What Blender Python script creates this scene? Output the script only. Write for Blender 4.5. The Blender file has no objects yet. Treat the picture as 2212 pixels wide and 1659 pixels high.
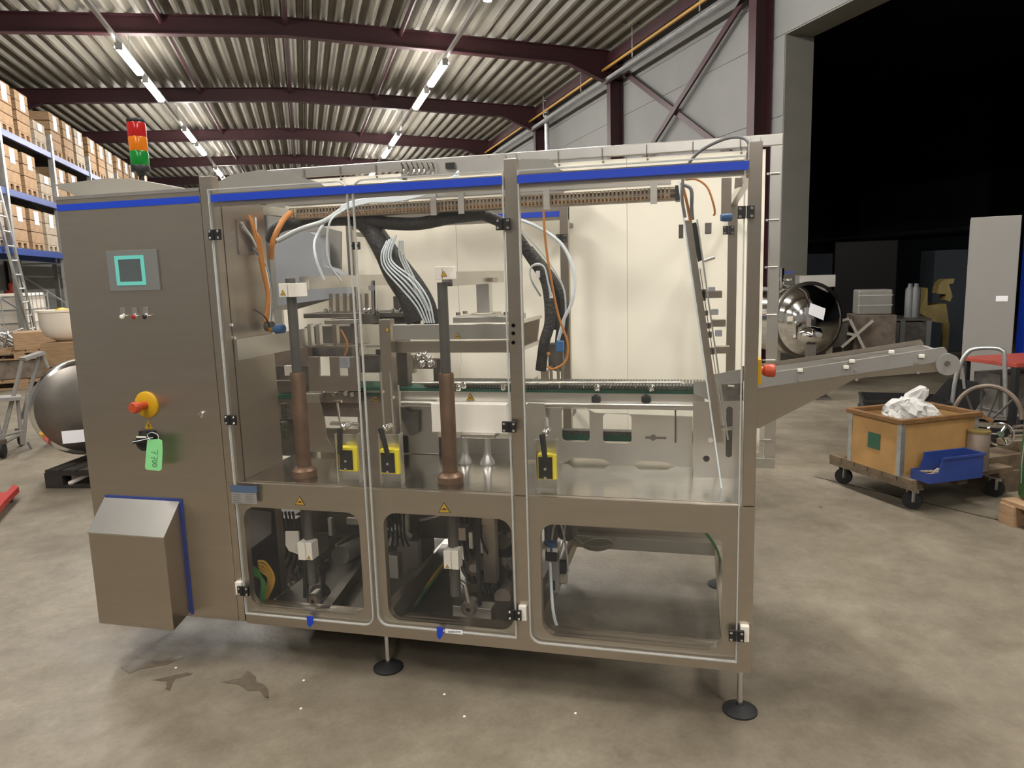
import bpy, math, random
import numpy as np
from mathutils import Vector, Matrix
from mathutils.geometry import tessellate_polygon
random.seed(4)
PI = math.pi
SC = bpy.context.scene
COL = SC.collection
# ------------------------------------------------------------------ camera
FPX, PIT, ROL, YAW, YH = 1569.7, .1512155, .0297823, -.2478536, .2723626
CAM = np.array([0, 0, 1.5])
cp, sp, cr, sr, cy, sy = math.cos(PIT), math.sin(PIT), math.cos(ROL), math.sin(ROL), math.cos(YAW), math.sin(YAW)
_F = np.array([sy*cp, cy*cp, -sp]); _R = np.array([cy, -sy, 0.]); _D = np.cross(_F, _R)
MC = np.array([cr*_R+sr*_D, -sr*_R+cr*_D, _F])
cd = bpy.data.cameras.new('camera'); cam = bpy.data.objects.new('camera', cd); COL.objects.link(cam)
m = Matrix(((MC[0][0], -MC[1][0], -MC[2][0]), (MC[0][1], -MC[1][1], -MC[2][1]), (MC[0][2], -MC[1][2], -MC[2][2])))
cam.matrix_world = Matrix.Translation(Vector(CAM)) @ m.to_4x4()
cd.sensor_width = 36; cd.lens = FPX*36/2212; cd.clip_start = .02; cd.clip_end = 200
SC.camera = cam
# ------------------------------------------------------------------ world, exposure
w = bpy.data.worlds.new('night'); SC.world = w; w.use_nodes = True
w.node_tree.nodes['Background'].inputs[0].default_value = (.02, .03, .05, 1)
w.node_tree.nodes['Background'].inputs[1].default_value = .3
vs = SC.view_settings
vs.view_transform = 'Standard'; vs.look = 'None'; vs.gamma = 1; vs.use_curve_mapping = False
vs.exposure = 2.65
LAMP = 30.0        # strength of the ceiling tubes
# ------------------------------------------------------------------ pixel -> point on a real plane
def ray(x, y): return MC.T @ np.array([(x-1106)/FPX, (y-829.5)/FPX, 1])
def P(x, y, Y):
    d = ray(x, y); return Vector(CAM+d*Y/d[1])
def PX(x, y, X):
    d = ray(x, y); return Vector(CAM+d*X/d[0])
def PZ(x, y, Z):
    d = ray(x, y); return Vector(CAM+d*(Z-1.5)/d[2])
A = YH-YAW
CA, SA = math.cos(A), math.sin(A)
def HW(x, d, z=0): return Vector((x*CA-d*SA, x*SA+d*CA, z))       # hall coordinates -> world
def WH(p): return Vector((p[0]*CA+p[1]*SA, -p[0]*SA+p[1]*CA, p[2]))
def HX(x, y, hx):                                                 # on a wall parallel to the hall, in hall coordinates
    d = WH(ray(x, y)); k = hx/d.x; return Vector((hx, d.y*k, 1.5+d.z*k))
def HD(x, y, hd):
    d = WH(ray(x, y)); k = hd/d.y; return Vector((d.x*k, hd, 1.5+d.z*k))
# ------------------------------------------------------------------ materials
MT = {}
KEEP = ('cloth', 'paper', 'white_plate', 'lamp', 'tube_white', 'tube_clear', 'black', 'ink', 'yellow_lock', 'blue_band', 'white_plastic', 'green_tag', 'hmi_teal')
def mat(name, col, rough=.5, metal=0., noise=0., nscale=20., bump=0., bscale=60., emit=None, spec=.5, col2=None, stretch=None, alpha=None, trans=0.):
    if metal < .3 and name not in KEEP:
        col = tuple(c*.64 for c in col)
        if col2: col2 = tuple(c*.64 for c in col2)
    m = bpy.data.materials.new(name); m.use_nodes = True; nt = m.node_tree; b = nt.nodes['Principled BSDF']
    b.inputs['Base Color'].default_value = (*col, 1); b.inputs['Roughness'].default_value = rough
    b.inputs['Metallic'].default_value = metal; b.inputs['Specular IOR Level'].default_value = spec
    tc = nt.nodes.new('ShaderNodeTexCoord'); mp = nt.nodes.new('ShaderNodeMapping'); nt.links.new(tc.outputs['Object'], mp.inputs[0])
    if stretch: mp.inputs['Scale'].default_value = stretch
    if noise > 0 or col2:
        n = nt.nodes.new('ShaderNodeTexNoise'); n.inputs['Scale'].default_value = nscale; n.inputs['Detail'].default_value = 5
        nt.links.new(mp.outputs[0], n.inputs[0])
        r = nt.nodes.new('ShaderNodeValToRGB'); nt.links.new(n.outputs[0], r.inputs[0]); nt.links.new(r.outputs[0], b.inputs['Base Color'])
        c2 = col2 or tuple(c*(1-noise) for c in col)
        r.color_ramp.elements[0].position = .35; r.color_ramp.elements[1].position = .65
        r.color_ramp.elements[0].color = (*c2, 1); r.color_ramp.elements[1].color = (*col, 1)
    if bump > 0:
        n2 = nt.nodes.new('ShaderNodeTexNoise'); n2.inputs['Scale'].default_value = bscale; nt.links.new(mp.outputs[0], n2.inputs[0])
        bp = nt.nodes.new('ShaderNodeBump'); bp.inputs['Strength'].default_value = bump; bp.inputs['Distance'].default_value = .01
        nt.links.new(n2.outputs[0], bp.inputs['Height']); nt.links.new(bp.outputs[0], b.inputs['Normal'])
    if emit:
        b.inputs['Emission Color'].default_value = (*emit[0], 1); b.inputs['Emission Strength'].default_value = emit[1]
    if trans: b.inputs['Transmission Weight'].default_value = trans
    MT[name] = m; return m
def aniso(name):
    nt = MT[name].node_tree; b = nt.nodes['Principled BSDF']; b.inputs['Anisotropic'].default_value = .75; t = nt.nodes.new('ShaderNodeTangent'); t.direction_type = 'RADIAL'; t.axis = 'Z'; nt.links.new(t.outputs[0], b.inputs['Tangent'])
def s2l(r, g, b): return tuple((c/255/12.92 if c/255 <= .04045 else ((c/255+.055)/1.055)**2.4) for c in (r, g, b))
mat('steel', (.54, .485, .415), .36, 1, .05, 3, .05, 90, stretch=(1, 1, 12))
aniso('steel')
mat('steel_dark', (.25, .23, .205), .42, 1, .2, 6)
mat('steel_light', (.66, .64, .60), .33, 1, .06, 6)
mat('steel_table', (.52, .49, .44), .20, 1, .25, 5, .12, 8)
mat('chrome', (.75, .74, .72), .10, 1)
mat('alu', (.72, .72, .71), .35, 1, .08, 10)
mat('grey_paint', s2l(168, 165, 160), .5)
mat('mech_dark', (.20, .18, .155), .5, .25, .4, 14)
mat('mech_brown', (.24, .19, .15), .5, .35, .4, 9)
mat('copper_brown', s2l(118, 92, 72), .42, .55, .3, 14, .1, 40)
mat('shaft_grey', s2l(98, 96, 92), .45, .5, .2, 8)
mat('white_plate', s2l(232, 226, 216), .4)
mat('blue_band', s2l(20, 62, 185), .45)
mat('blue_rack', s2l(45, 80, 170), .4, 0, .15, 3)
mat('blue_bin', s2l(54, 80, 160), .45, 0, .2, 6)
mat('sensor_blue', s2l(62, 120, 180), .45)
mat('black', (.012, .012, .012), .45)
mat('black_rubber', (.02, .02, .02), .75, 0, .3, 40)
mat('hose_black', (.045, .042, .038), .6, 0, .5, 60, .5, 80)
mat('yellow', s2l(238, 185, 20), .45)
mat('yellow_lock', s2l(232, 215, 50), .45)
mat('red_knob', s2l(222, 88, 48), .4)
mat('cloth', s2l(252, 246, 230), .9, 0, .03, 2)
mat('paper', s2l(235, 235, 240), .7)
mat('tube_white', s2l(222, 230, 236), .35)
mat('tube_clear', s2l(190, 195, 195), .3)
mat('orange_cable', s2l(215, 140, 60), .5)
mat('yellow_cable', s2l(225, 175, 60), .5)
mat('green_cable', s2l(60, 140, 60), .5)
mat('grey_cable', s2l(130, 132, 132), .5)
mat('duct', s2l(165, 145, 118), .45, .2, .3, 30)
mat('belt_green', s2l(30, 110, 85), .5)
mat('chain', s2l(110, 112, 105), .4, .6, .5, 90)
mat('galv', (.55, .56, .56), .4, .85, .2, 14)
mat('deck', s2l(146, 140, 127), .55, .1, .12, 1.5)
mat('wine_steel', s2l(68, 28, 35), .5, 0, .15, 3)
mat('wall_pale', s2l(158, 158, 157), .85, 0, .08, 1.2, .1, 30)
mat('concrete_wall', s2l(150, 148, 138), .85, 0, .12, 2.5, .15, 30)
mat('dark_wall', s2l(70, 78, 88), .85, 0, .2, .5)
mat('tube_yellow', s2l(205, 155, 60), .5)
mat('lamp', (1, .97, .93), .5, emit=((1, .96, .90), LAMP))
mat('lamp_housing', s2l(215, 215, 212), .4)
mat('wood', s2l(206, 168, 128), .75, 0, .28, 7, .3, 60, stretch=(1, 1, 8))
mat('wood_pale', s2l(214, 196, 172), .75, 0, .22, 7, .3, 60, stretch=(1, 1, 8))
mat('wood_old', s2l(138, 118, 92), .8, 0, .45, 9, .4, 60)
mat('wood_dark', s2l(62, 56, 48), .85, 0, .5, 9)
mat('plywood', s2l(216, 168, 104), .6, 0, .22, 6, .1, 30)
mat('orange_rim', s2l(150, 108, 62), .6, 0, .35, 14)
mat('white_plastic', s2l(232, 222, 208), .45)
mat('ibc', s2l(205, 202, 180), .4, 0, .1, 2)
mat('red', s2l(190, 45, 38), .45)
mat('red_top', s2l(190, 78, 62), .5)
mat('green_paint', s2l(70, 120, 62), .45, 0, .15, 4)
mat('green_label', s2l(52, 104, 80), .6)
mat('green_tag', s2l(140, 222, 150), .6)
mat('hmi_frame', s2l(140, 142, 140), .5)
mat('hmi_teal', s2l(110, 205, 195), .5)
mat('hmi_glass', s2l(105, 115, 118), .12, 0, .1, 8)
mat('machine_yellow', s2l(150, 130, 70), .5, 0, .3, 7)
mat('cab_roof', s2l(176, 172, 162), .6)
mat('seal_blue', s2l(60, 80, 160), .5)
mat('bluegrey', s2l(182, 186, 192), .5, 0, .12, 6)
mat('hood_grey', s2l(176, 172, 164), .55, .2, .12, 5)
mat('ink', (.02, .02, .03), .6)
mat('amber', s2l(200, 140, 40), .4)
def glassy(name, tint, refl, rough=.04, dirt=.03):
    m = bpy.data.materials.new(name); m.use_nodes = True; nt = m.node_tree; nt.nodes.clear()
    o = nt.nodes.new('ShaderNodeOutputMaterial'); t = nt.nodes.new('ShaderNodeBsdfTransparent'); g = nt.nodes.new('ShaderNodeBsdfGlossy')
    t.inputs[0].default_value = (*tint, 1); g.inputs['Roughness'].default_value = rough
    f = nt.nodes.new('ShaderNodeFresnel'); f.inputs[0].default_value = 1.45
    k = nt.nodes.new('ShaderNodeMath'); k.operation = 'MULTIPLY'; nt.links.new(f.outputs[0], k.inputs[0]); ge = nt.nodes.new('ShaderNodeNewGeometry'); iv = nt.nodes.new('ShaderNodeMath'); iv.operation = 'MULTIPLY_ADD'; iv.inputs[1].default_value = -refl; iv.inputs[2].default_value = refl; nt.links.new(ge.outputs['Backfacing'], iv.inputs[0]); nt.links.new(iv.outputs[0], k.inputs[1])
    x = nt.nodes.new('ShaderNodeMixShader'); nt.links.new(k.outputs[0], x.inputs[0]); nt.links.new(t.outputs[0], x.inputs[1]); nt.links.new(g.outputs[0], x.inputs[2])
    d = nt.nodes.new('ShaderNodeBsdfDiffuse'); d.inputs[0].default_value = (.6, .6, .6, 1) if dirt < .4 else (.85, .84, .82, 1)
    y = nt.nodes.new('ShaderNodeMixShader'); y.inputs[0].default_value = dirt
    nt.links.new(x.outputs[0], y.inputs[1]); nt.links.new(d.outputs[0], y.inputs[2]); nt.links.new(y.outputs[0], o.inputs[0])
    MT[name] = m
glassy('polycarb', (.985, .985, .98), .8, .03, .012)
glassy('pane_edge', (.55, .6, .6), 1.0, .2, .45)
glassy('poly_bag', (.8, .8, .8), 1.0, .2, .55)
def lens(name, col, e):
    mat(name, col, .2, emit=(col, e), noise=.0)
lens('lens_red', s2l(190, 28, 25), .02); lens('lens_amber', s2l(225, 120, 10), .02); lens('lens_green', s2l(15, 130, 45), .02)
def floor_mat():
    m = bpy.data.materials.new('floor_concrete'); m.use_nodes = True; nt = m.node_tree; b = nt.nodes['Principled BSDF']
    tc = nt.nodes.new('ShaderNodeTexCoord')
    def nz(s, det=8, rough=.6, loc=(0, 0, 0)):
        mp = nt.nodes.new('ShaderNodeMapping'); mp.inputs['Location'].default_value = loc; nt.links.new(tc.outputs['Object'], mp.inputs[0])
        n = nt.nodes.new('ShaderNodeTexNoise'); n.inputs['Scale'].default_value = s; n.inputs['Detail'].default_value = det; n.inputs['Roughness'].default_value = rough
        nt.links.new(mp.outputs[0], n.inputs[0]); return n.outputs[0]
    def ramp(v, stops):
        r = nt.nodes.new('ShaderNodeValToRGB'); nt.links.new(v, r.inputs[0]); e = r.color_ramp.elements
        e[0].position, e[0].color = stops[0][0], (*stops[0][1], 1); e[1].position, e[1].color = stops[1][0], (*stops[1][1], 1)
        return r.outputs[0]
    def mul(a, c, f=1.):
        x = nt.nodes.new('ShaderNodeMix'); x.data_type = 'RGBA'; x.blend_type = 'MULTIPLY'; x.inputs[0].default_value = f
        nt.links.new(a, x.inputs[6]); nt.links.new(c, x.inputs[7]); return x.outputs[2]
    base = ramp(nz(.7), [(.3, s2l(104, 95, 81)), (.7, s2l(142, 133, 116))])
    base = mul(base, ramp(nz(4.5, 10, .7, (3, 1, 0)), [(.35, (.62, .60, .57)), (.62, (1, 1, 1))]), .9)
    base = mul(base, ramp(nz(55, 3, .6), [(.3, (.8, .8, .8)), (.6, (1, 1, 1))]), .6)
    base = mul(base, ramp(nz(1.9, 12, .75, (7.3, 2.2, 0)), [(.28, (.42, .39, .36)), (.40, (1, 1, 1))]), .7)
    nt.links.new(base, b.inputs['Base Color'])
    rr_ = ramp(nz(3, 6), [(.3, (.42,)*3), (.7, (.68,)*3)]); nt.links.new(rr_, b.inputs['Roughness'])
    bp = nt.nodes.new('ShaderNodeBump'); bp.inputs['Strength'].default_value = .15; bp.inputs['Distance'].default_value = .01
    nt.links.new(nz(40, 4), bp.inputs['Height']); nt.links.new(bp.outputs[0], b.inputs['Normal'])
    MT['floor_concrete'] = m
mat('oil', s2l(70, 60, 48), .3, 0, .3, 30)
mat('oil', s2l(112, 98, 80), .35, 0, .3, 30)
mat('header_blue', s2l(96, 118, 150), .5)
floor_mat()
# ------------------------------------------------------------------ mesh helpers
ORG = {}
class MB:
    def __init__(s): s.v = []; s.f = []
    def add(s, vs, fs):
        k = len(s.v); s.v += [Vector(v) for v in vs]; s.f += [tuple(i+k for i in f) for f in fs]; return s
    def hexa(s, a):   # 8 corners: bottom 4, top 4
        return s.add(a, [(0, 3, 2, 1), (4, 5, 6, 7), (0, 1, 5, 4), (1, 2, 6, 5), (2, 3, 7, 6), (3, 0, 4, 7)])
    def box(s, x0, x1, y0, y1, z0, z1):
        x0, x1 = sorted((x0, x1)); y0, y1 = sorted((y0, y1)); z0, z1 = sorted((z0, z1))
        return s.hexa([(x0, y0, z0), (x1, y0, z0), (x1, y1, z0), (x0, y1, z0), (x0, y0, z1), (x1, y0, z1), (x1, y1, z1), (x0, y1, z1)])
    def pbox(s, px0, py0, px1, py1, Y, dep):
        xm, ym = (px0+px1)/2, (py0+py1)/2
        return s.box(P(px0, ym, Y).x, P(px1, ym, Y).x, Y, Y+dep, P(xm, py0, Y).z, P(xm, py1, Y).z)
    def bar(s, a, b, wd, ht, up=(0, 0, 1)):
        a, b = Vector(a), Vector(b); d = (b-a).normalized(); u = Vector(up)
        if abs(d.dot(u)) > .98: u = Vector((0, 1, 0))
        r = d.cross(u).normalized(); u = r.cross(d)
        c = []
        for p in (a, b):
            c += [p-r*wd/2-u*ht/2, p+r*wd/2-u*ht/2, p+r*wd/2+u*ht/2, p-r*wd/2+u*ht/2]
        return s.hexa(c)
    def tube(s, pts, r, n=8, smooth=0, cap=True):
        pts = [Vector(p) for p in pts]
        if smooth: pts = spline(pts, smooth)
        k = len(s.v); N = len(pts); prev = None
        for i, p in enumerate(pts):
            t = (pts[min(i+1, N-1)]-pts[max(i-1, 0)]).normalized()
            if prev is None:
                u = Vector((0, 0, 1)) if abs(t.z) < .9 else Vector((1, 0, 0)); a = t.cross(u).normalized()
            else: a = (prev-t*prev.dot(t)).normalized()
            prev = a; b = t.cross(a); rr = r[i] if isinstance(r, (list, tuple)) and len(r) == N else (r if not isinstance(r, (list, tuple)) else r[0]+(r[-1]-r[0])*i/(N-1))
            for j in range(n): q = 2*PI*j/n; s.v.append(p+a*math.cos(q)*rr+b*math.sin(q)*rr)
        for i in range(N-1):
            for j in range(n):
                j2 = (j+1) % n; s.f.append((k+i*n+j, k+i*n+j2, k+(i+1)*n+j2, k+(i+1)*n+j))
        if cap: s.f.append(tuple(k+j for j in range(n))[::-1]); s.f.append(tuple(k+(N-1)*n+j for j in range(n)))
        return s
    def lathe(s, prof, o, ax=(0, 0, 1), n=20):   # prof: (radius, height along ax)
        o = Vector(o); ax = Vector(ax).normalized(); u = Vector((1, 0, 0)) if abs(ax.x) < .9 else Vector((0, 1, 0))
        a = ax.cross(u).normalized(); b = ax.cross(a); k = len(s.v); m = len(prof)
        for r, h in prof:
            for j in range(n): q = 2*PI*j/n; s.v.append(o+ax*h+(a*math.cos(q)+b*math.sin(q))*max(r, 1e-5))
        for i in range(m-1):
            for j in range(n):
                j2 = (j+1) % n; s.f.append((k+i*n+j, k+i*n+j2, k+(i+1)*n+j2, k+(i+1)*n+j))
        s.f.append(tuple(k+j for j in range(n))[::-1]); s.f.append(tuple(k+(m-1)*n+j for j in range(n)))
        return s
    def cyl(s, a, b, r, n=16): 
        a, b = Vector(a), Vector(b); return s.lathe([(r, 0), (r, (b-a).length)], a, b-a, n)
    def prism(s, pts, vec, holes=()):
        pts = [Vector(p) for p in pts]; holes = [[Vector(q) for q in h] for h in holes]; vec = Vector(vec)
        allp = pts+[q for h in holes for q in h]; N = len(allp)
        tri = tessellate_polygon([pts]+holes) if holes else [tuple(range(len(pts)))]
        k = len(s.v); s.v += allp+[p+vec for p in allp]
        for t in tri: s.f.append(tuple(k+i for i in t)); s.f.append(tuple(k+N+i for i in reversed(t)))
        o = 0
        for L in [pts]+holes:
            n = len(L)
            for i in range(n): j = (i+1) % n; s.f.append((k+o+i, k+o+j, k+N+o+j, k+N+o+i))
            o += n
        return s
    def build(s, name, material, parent=None, smooth=False, bevel=0, kind=None, label=None, frame=None):
        me = bpy.data.meshes.new(name); c = sum((v for v in s.v), Vector())/max(1, len(s.v))
        me.from_pydata([v-c for v in s.v], [], s.f)
        import bmesh
        bm = bmesh.new(); bm.from_mesh(me); bmesh.ops.recalc_face_normals(bm, faces=bm.faces); bm.to_mesh(me); bm.free()
        me.materials.append(MT[material]); ob = bpy.data.objects.new(name, me); COL.objects.link(ob)
        if smooth:
            me.polygons.foreach_set('use_smooth', [True]*len(me.polygons))
            try: me.set_sharp_from_angle(angle=math.radians(40))
            except Exception: pass
        if parent is not None: ob.parent = parent; ob.location = c-ORG[parent.name]
        elif frame == 'hall': ob.location = HW(*c); ob.rotation_euler.z = A
        else: ob.location = c
        ORG[ob.name] = c
        if bevel:
            bv = ob.modifiers.new('bevel', 'BEVEL'); bv.width = bevel; bv.segments = 2; bv.limit_method = 'ANGLE'; bv.angle_limit = math.radians(50)
        if kind: ob['kind'] = kind
        if label: ob['label'] = label
        return ob
def spline(p, n):
    out = []; q = [p[0]*2-p[1]]+p+[p[-1]*2-p[-2]]
    for i in range(1, len(q)-2):
        for k in range(n):
            t = k/n; a, b, c, d = q[i-1:i+3]
            out.append(.5*((2*b)+(c-a)*t+(2*a-5*b+4*c-d)*t*t+(3*b-a-3*c+d)*t**3))
    return out+[p[-1]]
def tag(o, label, cat, group=None):
    o['label'] = label; o['category'] = cat
    if group: o['group'] = group
    return o
def thing(name, label, cat, loc, rotz=0, group=None, world=False):
    o = bpy.data.objects.new(name, None); COL.objects.link(o); o.empty_display_size = .1
    o.location = loc; o.rotation_euler.z = rotz; ORG[o.name] = Vector(loc) if world else Vector((0, 0, 0))
    return tag(o, label, cat, group)
def dup(root, loc, rotz=None, label=None):
    r = root.copy(); COL.objects.link(r); r.location = loc
    if rotz is not None: r.rotation_euler.z = rotz
    if label: r['label'] = label
    for ch in root.children:
        c = ch.copy(); COL.objects.link(c); c.parent = r
        for g in ch.children: d = g.copy(); COL.objects.link(d); d.parent = c
    return r
def struct(mb, name, material, frame='hall', parent=None, **k):
    o = mb.build(name, material, parent, frame=frame, **k)
    if parent is None: o['kind'] = 'structure'
    return o
def rr(x0, z0, x1, z1, r, Y, corners=(1, 1, 1, 1), n=6):  # rounded rectangle in the XZ plane; corners bl, br, tr, tl
    o = []
    for (cx, cz, a0), on in zip([(x0+r, z0+r, PI), (x1-r, z0+r, 1.5*PI), (x1-r, z1-r, 0), (x0+r, z1-r, PI/2)], corners):
        if on: o += [Vector((cx+r*math.cos(a0+PI/2*i/n), Y, cz+r*math.sin(a0+PI/2*i/n))) for i in range(n+1)]
        else: o.append(Vector((cx+(r if math.cos(a0+PI/4) > 0 else -r), Y, cz+(r if math.sin(a0+PI/4) > 0 else -r))))
    return o
# =================================================================== HALL SHELL
struct(MB().box(-6.8, 19, -9, 41, -.2, 0), 'floor', 'floor_concrete', smooth=False)
RD = [-5.6+5*k for k in range(10)]           # portal frames along the hall (world d of each): -5.6 ... 39.4
def roofz(x): return 6.14-.26*abs(x)/6.25
prof = []
x = -6.6; pitch = .27
while x < 6.6:
    z = roofz(x+pitch/2)
    prof += [(x, z+.02), (x+.07, z+.12), (x+.15, z+.12), (x+.22, z+.02)]; x += pitch
ceil = MB()
vs_, fs_ = [], []
for d in (-9, 41): vs_ += [(a, d, b) for a, b in prof]
n = len(prof)
for i in range(n-1): fs_.append((i, i+1, n+i+1, n+i))
ceil.add(vs_, fs_)
ceilo = struct(ceil, 'ceiling', 'deck')
struct(MB().box(-6.8, 6.8, -9, 41, 6.4, 6.5), 'trim_roof_cover', 'dark_wall')
def portal(d):
    m = MB()
    for sx in (-1, 1):
        zt0, zt1 = roofz(0), roofz(6.25)
        m.prism([(0, d-.006, zt0), (sx*6.25, d-.006, zt1), (sx*6.25, d-.006, zt1-.62), (sx*5.4, d-.006, zt1-.28), (0, d-.006, zt0-.31)], (0, .012, 0))
        m.bar((0, d, zt0-.01), (sx*6.25, d, zt1-.01), .16, .02); m.bar((0, d, zt0-.31), (sx*5.4, d, zt1-.27), .16, .02)
        m.bar((sx*5.4, d, zt1-.28), (sx*6.25, d, zt1-.62), .16, .02)
    r = struct(m, 'roof_rafter', 'wine_steel')
    for sx, nm in ((1, 'right'), (-1, 'left')):
        c = MB().box(sx*6.25, sx*6.262, d-.09, d+.09, 0, roofz(6.25)-.02).box(sx*6.262, sx*6.5, d-.006, d+.006, 0, roofz(6.25)-.02).box(sx*6.5, sx*6.512, d-.09, d+.09, 0, roofz(6.25)-.02)
        c.box(sx*6.262, sx*6.5, d-.09, d+.09, roofz(6.25)-.62, roofz(6.25)-.6)
        struct(c, 'steel_column', 'wine_steel')
for d in RD: portal(d)
for xx in (-2.05, 0, 2.05): struct(MB().cyl((xx, -8, roofz(xx)-.1), (xx, 40, roofz(xx)-.1), .045, 8), 'roof_tie_bar', 'wine_steel')
for sx in (-1, 1): struct(MB().box(sx*6.22, sx*6.4, -9, 41, 5.62, 5.80), 'eave_beam', 'wine_steel')
# side walls: stacked panels with recessed joints; the opening to the dark hall is in the right wall
OP0, OP1, OPZ = 4.6, 9.08, 4.62
def wall(name, x0, x1, d0, d1, z0, z1, seams, material='wall_pale'):
    e = struct(MB().box(x0+(.012 if x0 > 0 else 0), x1-(.012 if x0 < 0 else 0), d0, d1, z0, z1), name, material)
    zs = [z0]+[s for s in seams if z0 < s < z1]+[z1]
    xi = x0 if x0 > 0 else x1
    for a, b in zip(zs[:-1], zs[1:]):
        o = MB().box(xi, xi+(.014 if x0 > 0 else -.014), d0, d1, a+.008, b-.008).build('wall_panel', material, e)
    return e
seams = [1.2, 2.4, 3.55, 4.62, 5.2, 5.6]
wall('wall_right', 6.55, 7.0, OP1, 41, 0, 6.4, seams)
wall('wall_right_near', 6.55, 7.0, -9, OP0, 0, 6.4, seams)
wall('wall_right_lintel', 6.55, 7.0, OP0, OP1, OPZ, 6.4, seams)
wall('wall_left', -6.95, -6.55, -9, 41, 0, 6.4, seams)
wall_b = struct(MB().box(-6.9, 7, 40.6, 41, 0, 6.4), 'wall_back', 'wall_pale')
struct(MB().box(-6.9, 7, -9.2, -9, 0, 6.4), 'wall_front', 'wall_pale')
# reveal of the opening in bare concrete
struct(MB().box(6.56, 7.01, OP1-.012, OP1, 0, OPZ), 'trim_jamb_far', 'concrete_wall')
struct(MB().box(6.56, 7.01, OP0, OP0+.012, 0, OPZ), 'trim_jamb_near', 'concrete_wall')
struct(MB().box(6.56, 7.01, OP0, OP1, OPZ-.012, OPZ), 'trim_head', 'concrete_wall')
# steel bracing, service pipe, cables along the right wall
for a, b in (((6.42, 9.6, 5.46), (6.42, 14.2, 3.05)), ((6.48, 14.2, 5.46), (6.48, 9.6, 2.85))):
    tag(MB().bar(a, b, .04, .10).build('wind_brace', 'wine_steel', frame='hall'), 'dark red diagonal bar of the wall bracing, rising towards the '+('near' if a[1] < 12 else 'far')+' column', 'brace', 'crossed braces on the right wall')
o = MB().tube([(6.12, -8, 5.5), (6.12, 40, 5.5)], .028).build('gas_pipe', 'tube_yellow', frame='hall'); tag(o, 'long thin yellow pipe running along the top of the right wall', 'pipe')
o = MB().box(6.15, 6.25, 9.2, 40, 5.27, 5.31).box(6.15, 6.155, 9.2, 40, 5.27, 5.35).build('cable_tray', 'galv', frame='hall'); tag(o, 'grey metal cable tray under the yellow pipe on the right wall', 'tray')
o = MB().tube([(6.3, 18.5, 0), (6.3, 18.5, 5.85)], .06, 12).build('drain_pipe', 'galv', frame='hall'); tag(o, 'grey vertical pipe on the right wall behind the machine', 'pipe')
for k, dd in enumerate((10.6, 13, 15.6, 18.2)):
    o = MB().tube([(6.12, dd, 5.5), (6.12, dd, 5.95)], .008, 6).box(5.85, 6.3, dd-.02, dd+.02, 5.94, 5.97).tube([(6.12, dd, 5.5), (6.12, dd, 5.38)], .012, 6)
    tag(o.build('pipe_hanger', 'galv', frame='hall'), 'thin steel hanger of the yellow pipe, %s from the camera' % ('nearest', 'second', 'third', 'fourth')[k], 'hanger', 'hangers of the yellow pipe')
# light lines
LZ = 5.25
starts = [-1.08, -.74, 0, .34, 1.08, 1.42, 2.17, 2.5, 3.25, 3.6, 4.33, 4.68, 5.4]
first = None
def tube_lamp():
    t = thing('tube_light', '', 'ceiling light', (0, 0, 0))
    MB().box(-.05, .05, 0, 1.55, .04, .09).build('housing', 'lamp_housing', t)
    MB().prism([(.075*math.cos(q), .01, .035+.06*math.sin(q)) for q in [PI+PI*i/8 for i in range(9)]]+[(.062, .01, .04), (-.062, .01, .04)][:0], (0, 1.53, 0)).build('diffuser', 'lamp', t)
    for yy in (0, 1.55): MB().box(-.055, .055, yy-.01, yy+.01, -.02, .09).build('end_cap', 'lamp_housing', t)
    return t
for xl, side in ((-2.59, 'left'), (2.72, 'right')):
    o = MB().box(xl-.03, xl+.03, -8.5, 34, LZ+.09, LZ+.14).build('light_track', 'lamp_housing', frame='hall'); tag(o, 'long pale grey light track on the '+side+' side under the roof', 'light track', 'light tracks')
    for k in range(12):
        pass
    for i, s0 in enumerate(starts):
        if first is None: first = tube_lamp(); t = first
        else: t = dup(first, (0, 0, 0))
        t.location = HW(xl, s0*6.25, LZ); t.rotation_euler.z = A
        far = ['', '', '', '', '', 'nearest', 'second', 'third', 'fourth', 'fifth', 'sixth', 'seventh', 'eighth'][i]
        t['label'] = ('glowing tube light in the %s row, %s from the camera' % (side, far)) if far else 'glowing tube light in the %s row behind the camera' % side
        t['group'] = 'tube lights of the '+side+' row'
for xl in (-2.59, 2.72):
    for kd, d in enumerate(RD[3:]):
        o = MB().tube([(xl, d, LZ+.14), (xl, d, roofz(xl)-.31)], .006, 5).build('track_hanger', 'galv', frame='hall'); tag(o, 'thin rod holding the %s light track under the %s rafter ahead of the camera' % ('left' if xl < 0 else 'right', ('first', 'second', 'third', 'fourth', 'fifth', 'sixth', 'seventh')[kd]), 'rod', 'rods of the light tracks')
# second, unlit hall
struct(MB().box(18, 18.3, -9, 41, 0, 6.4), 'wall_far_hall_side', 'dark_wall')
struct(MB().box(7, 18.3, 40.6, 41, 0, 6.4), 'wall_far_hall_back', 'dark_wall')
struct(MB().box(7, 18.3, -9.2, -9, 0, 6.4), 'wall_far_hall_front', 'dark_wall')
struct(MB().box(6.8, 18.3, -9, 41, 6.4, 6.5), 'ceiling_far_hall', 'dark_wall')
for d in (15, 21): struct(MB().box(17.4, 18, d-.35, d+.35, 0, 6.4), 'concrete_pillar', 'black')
a = HX(1740, 521, 17.3); b = HX(2190, 484, 17.3)
tag(MB().tube([a, b], .05).build('heating_pipe', 'galv', frame='hall'), 'thin pale pipe along the far wall of the dark hall', 'pipe')
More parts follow.
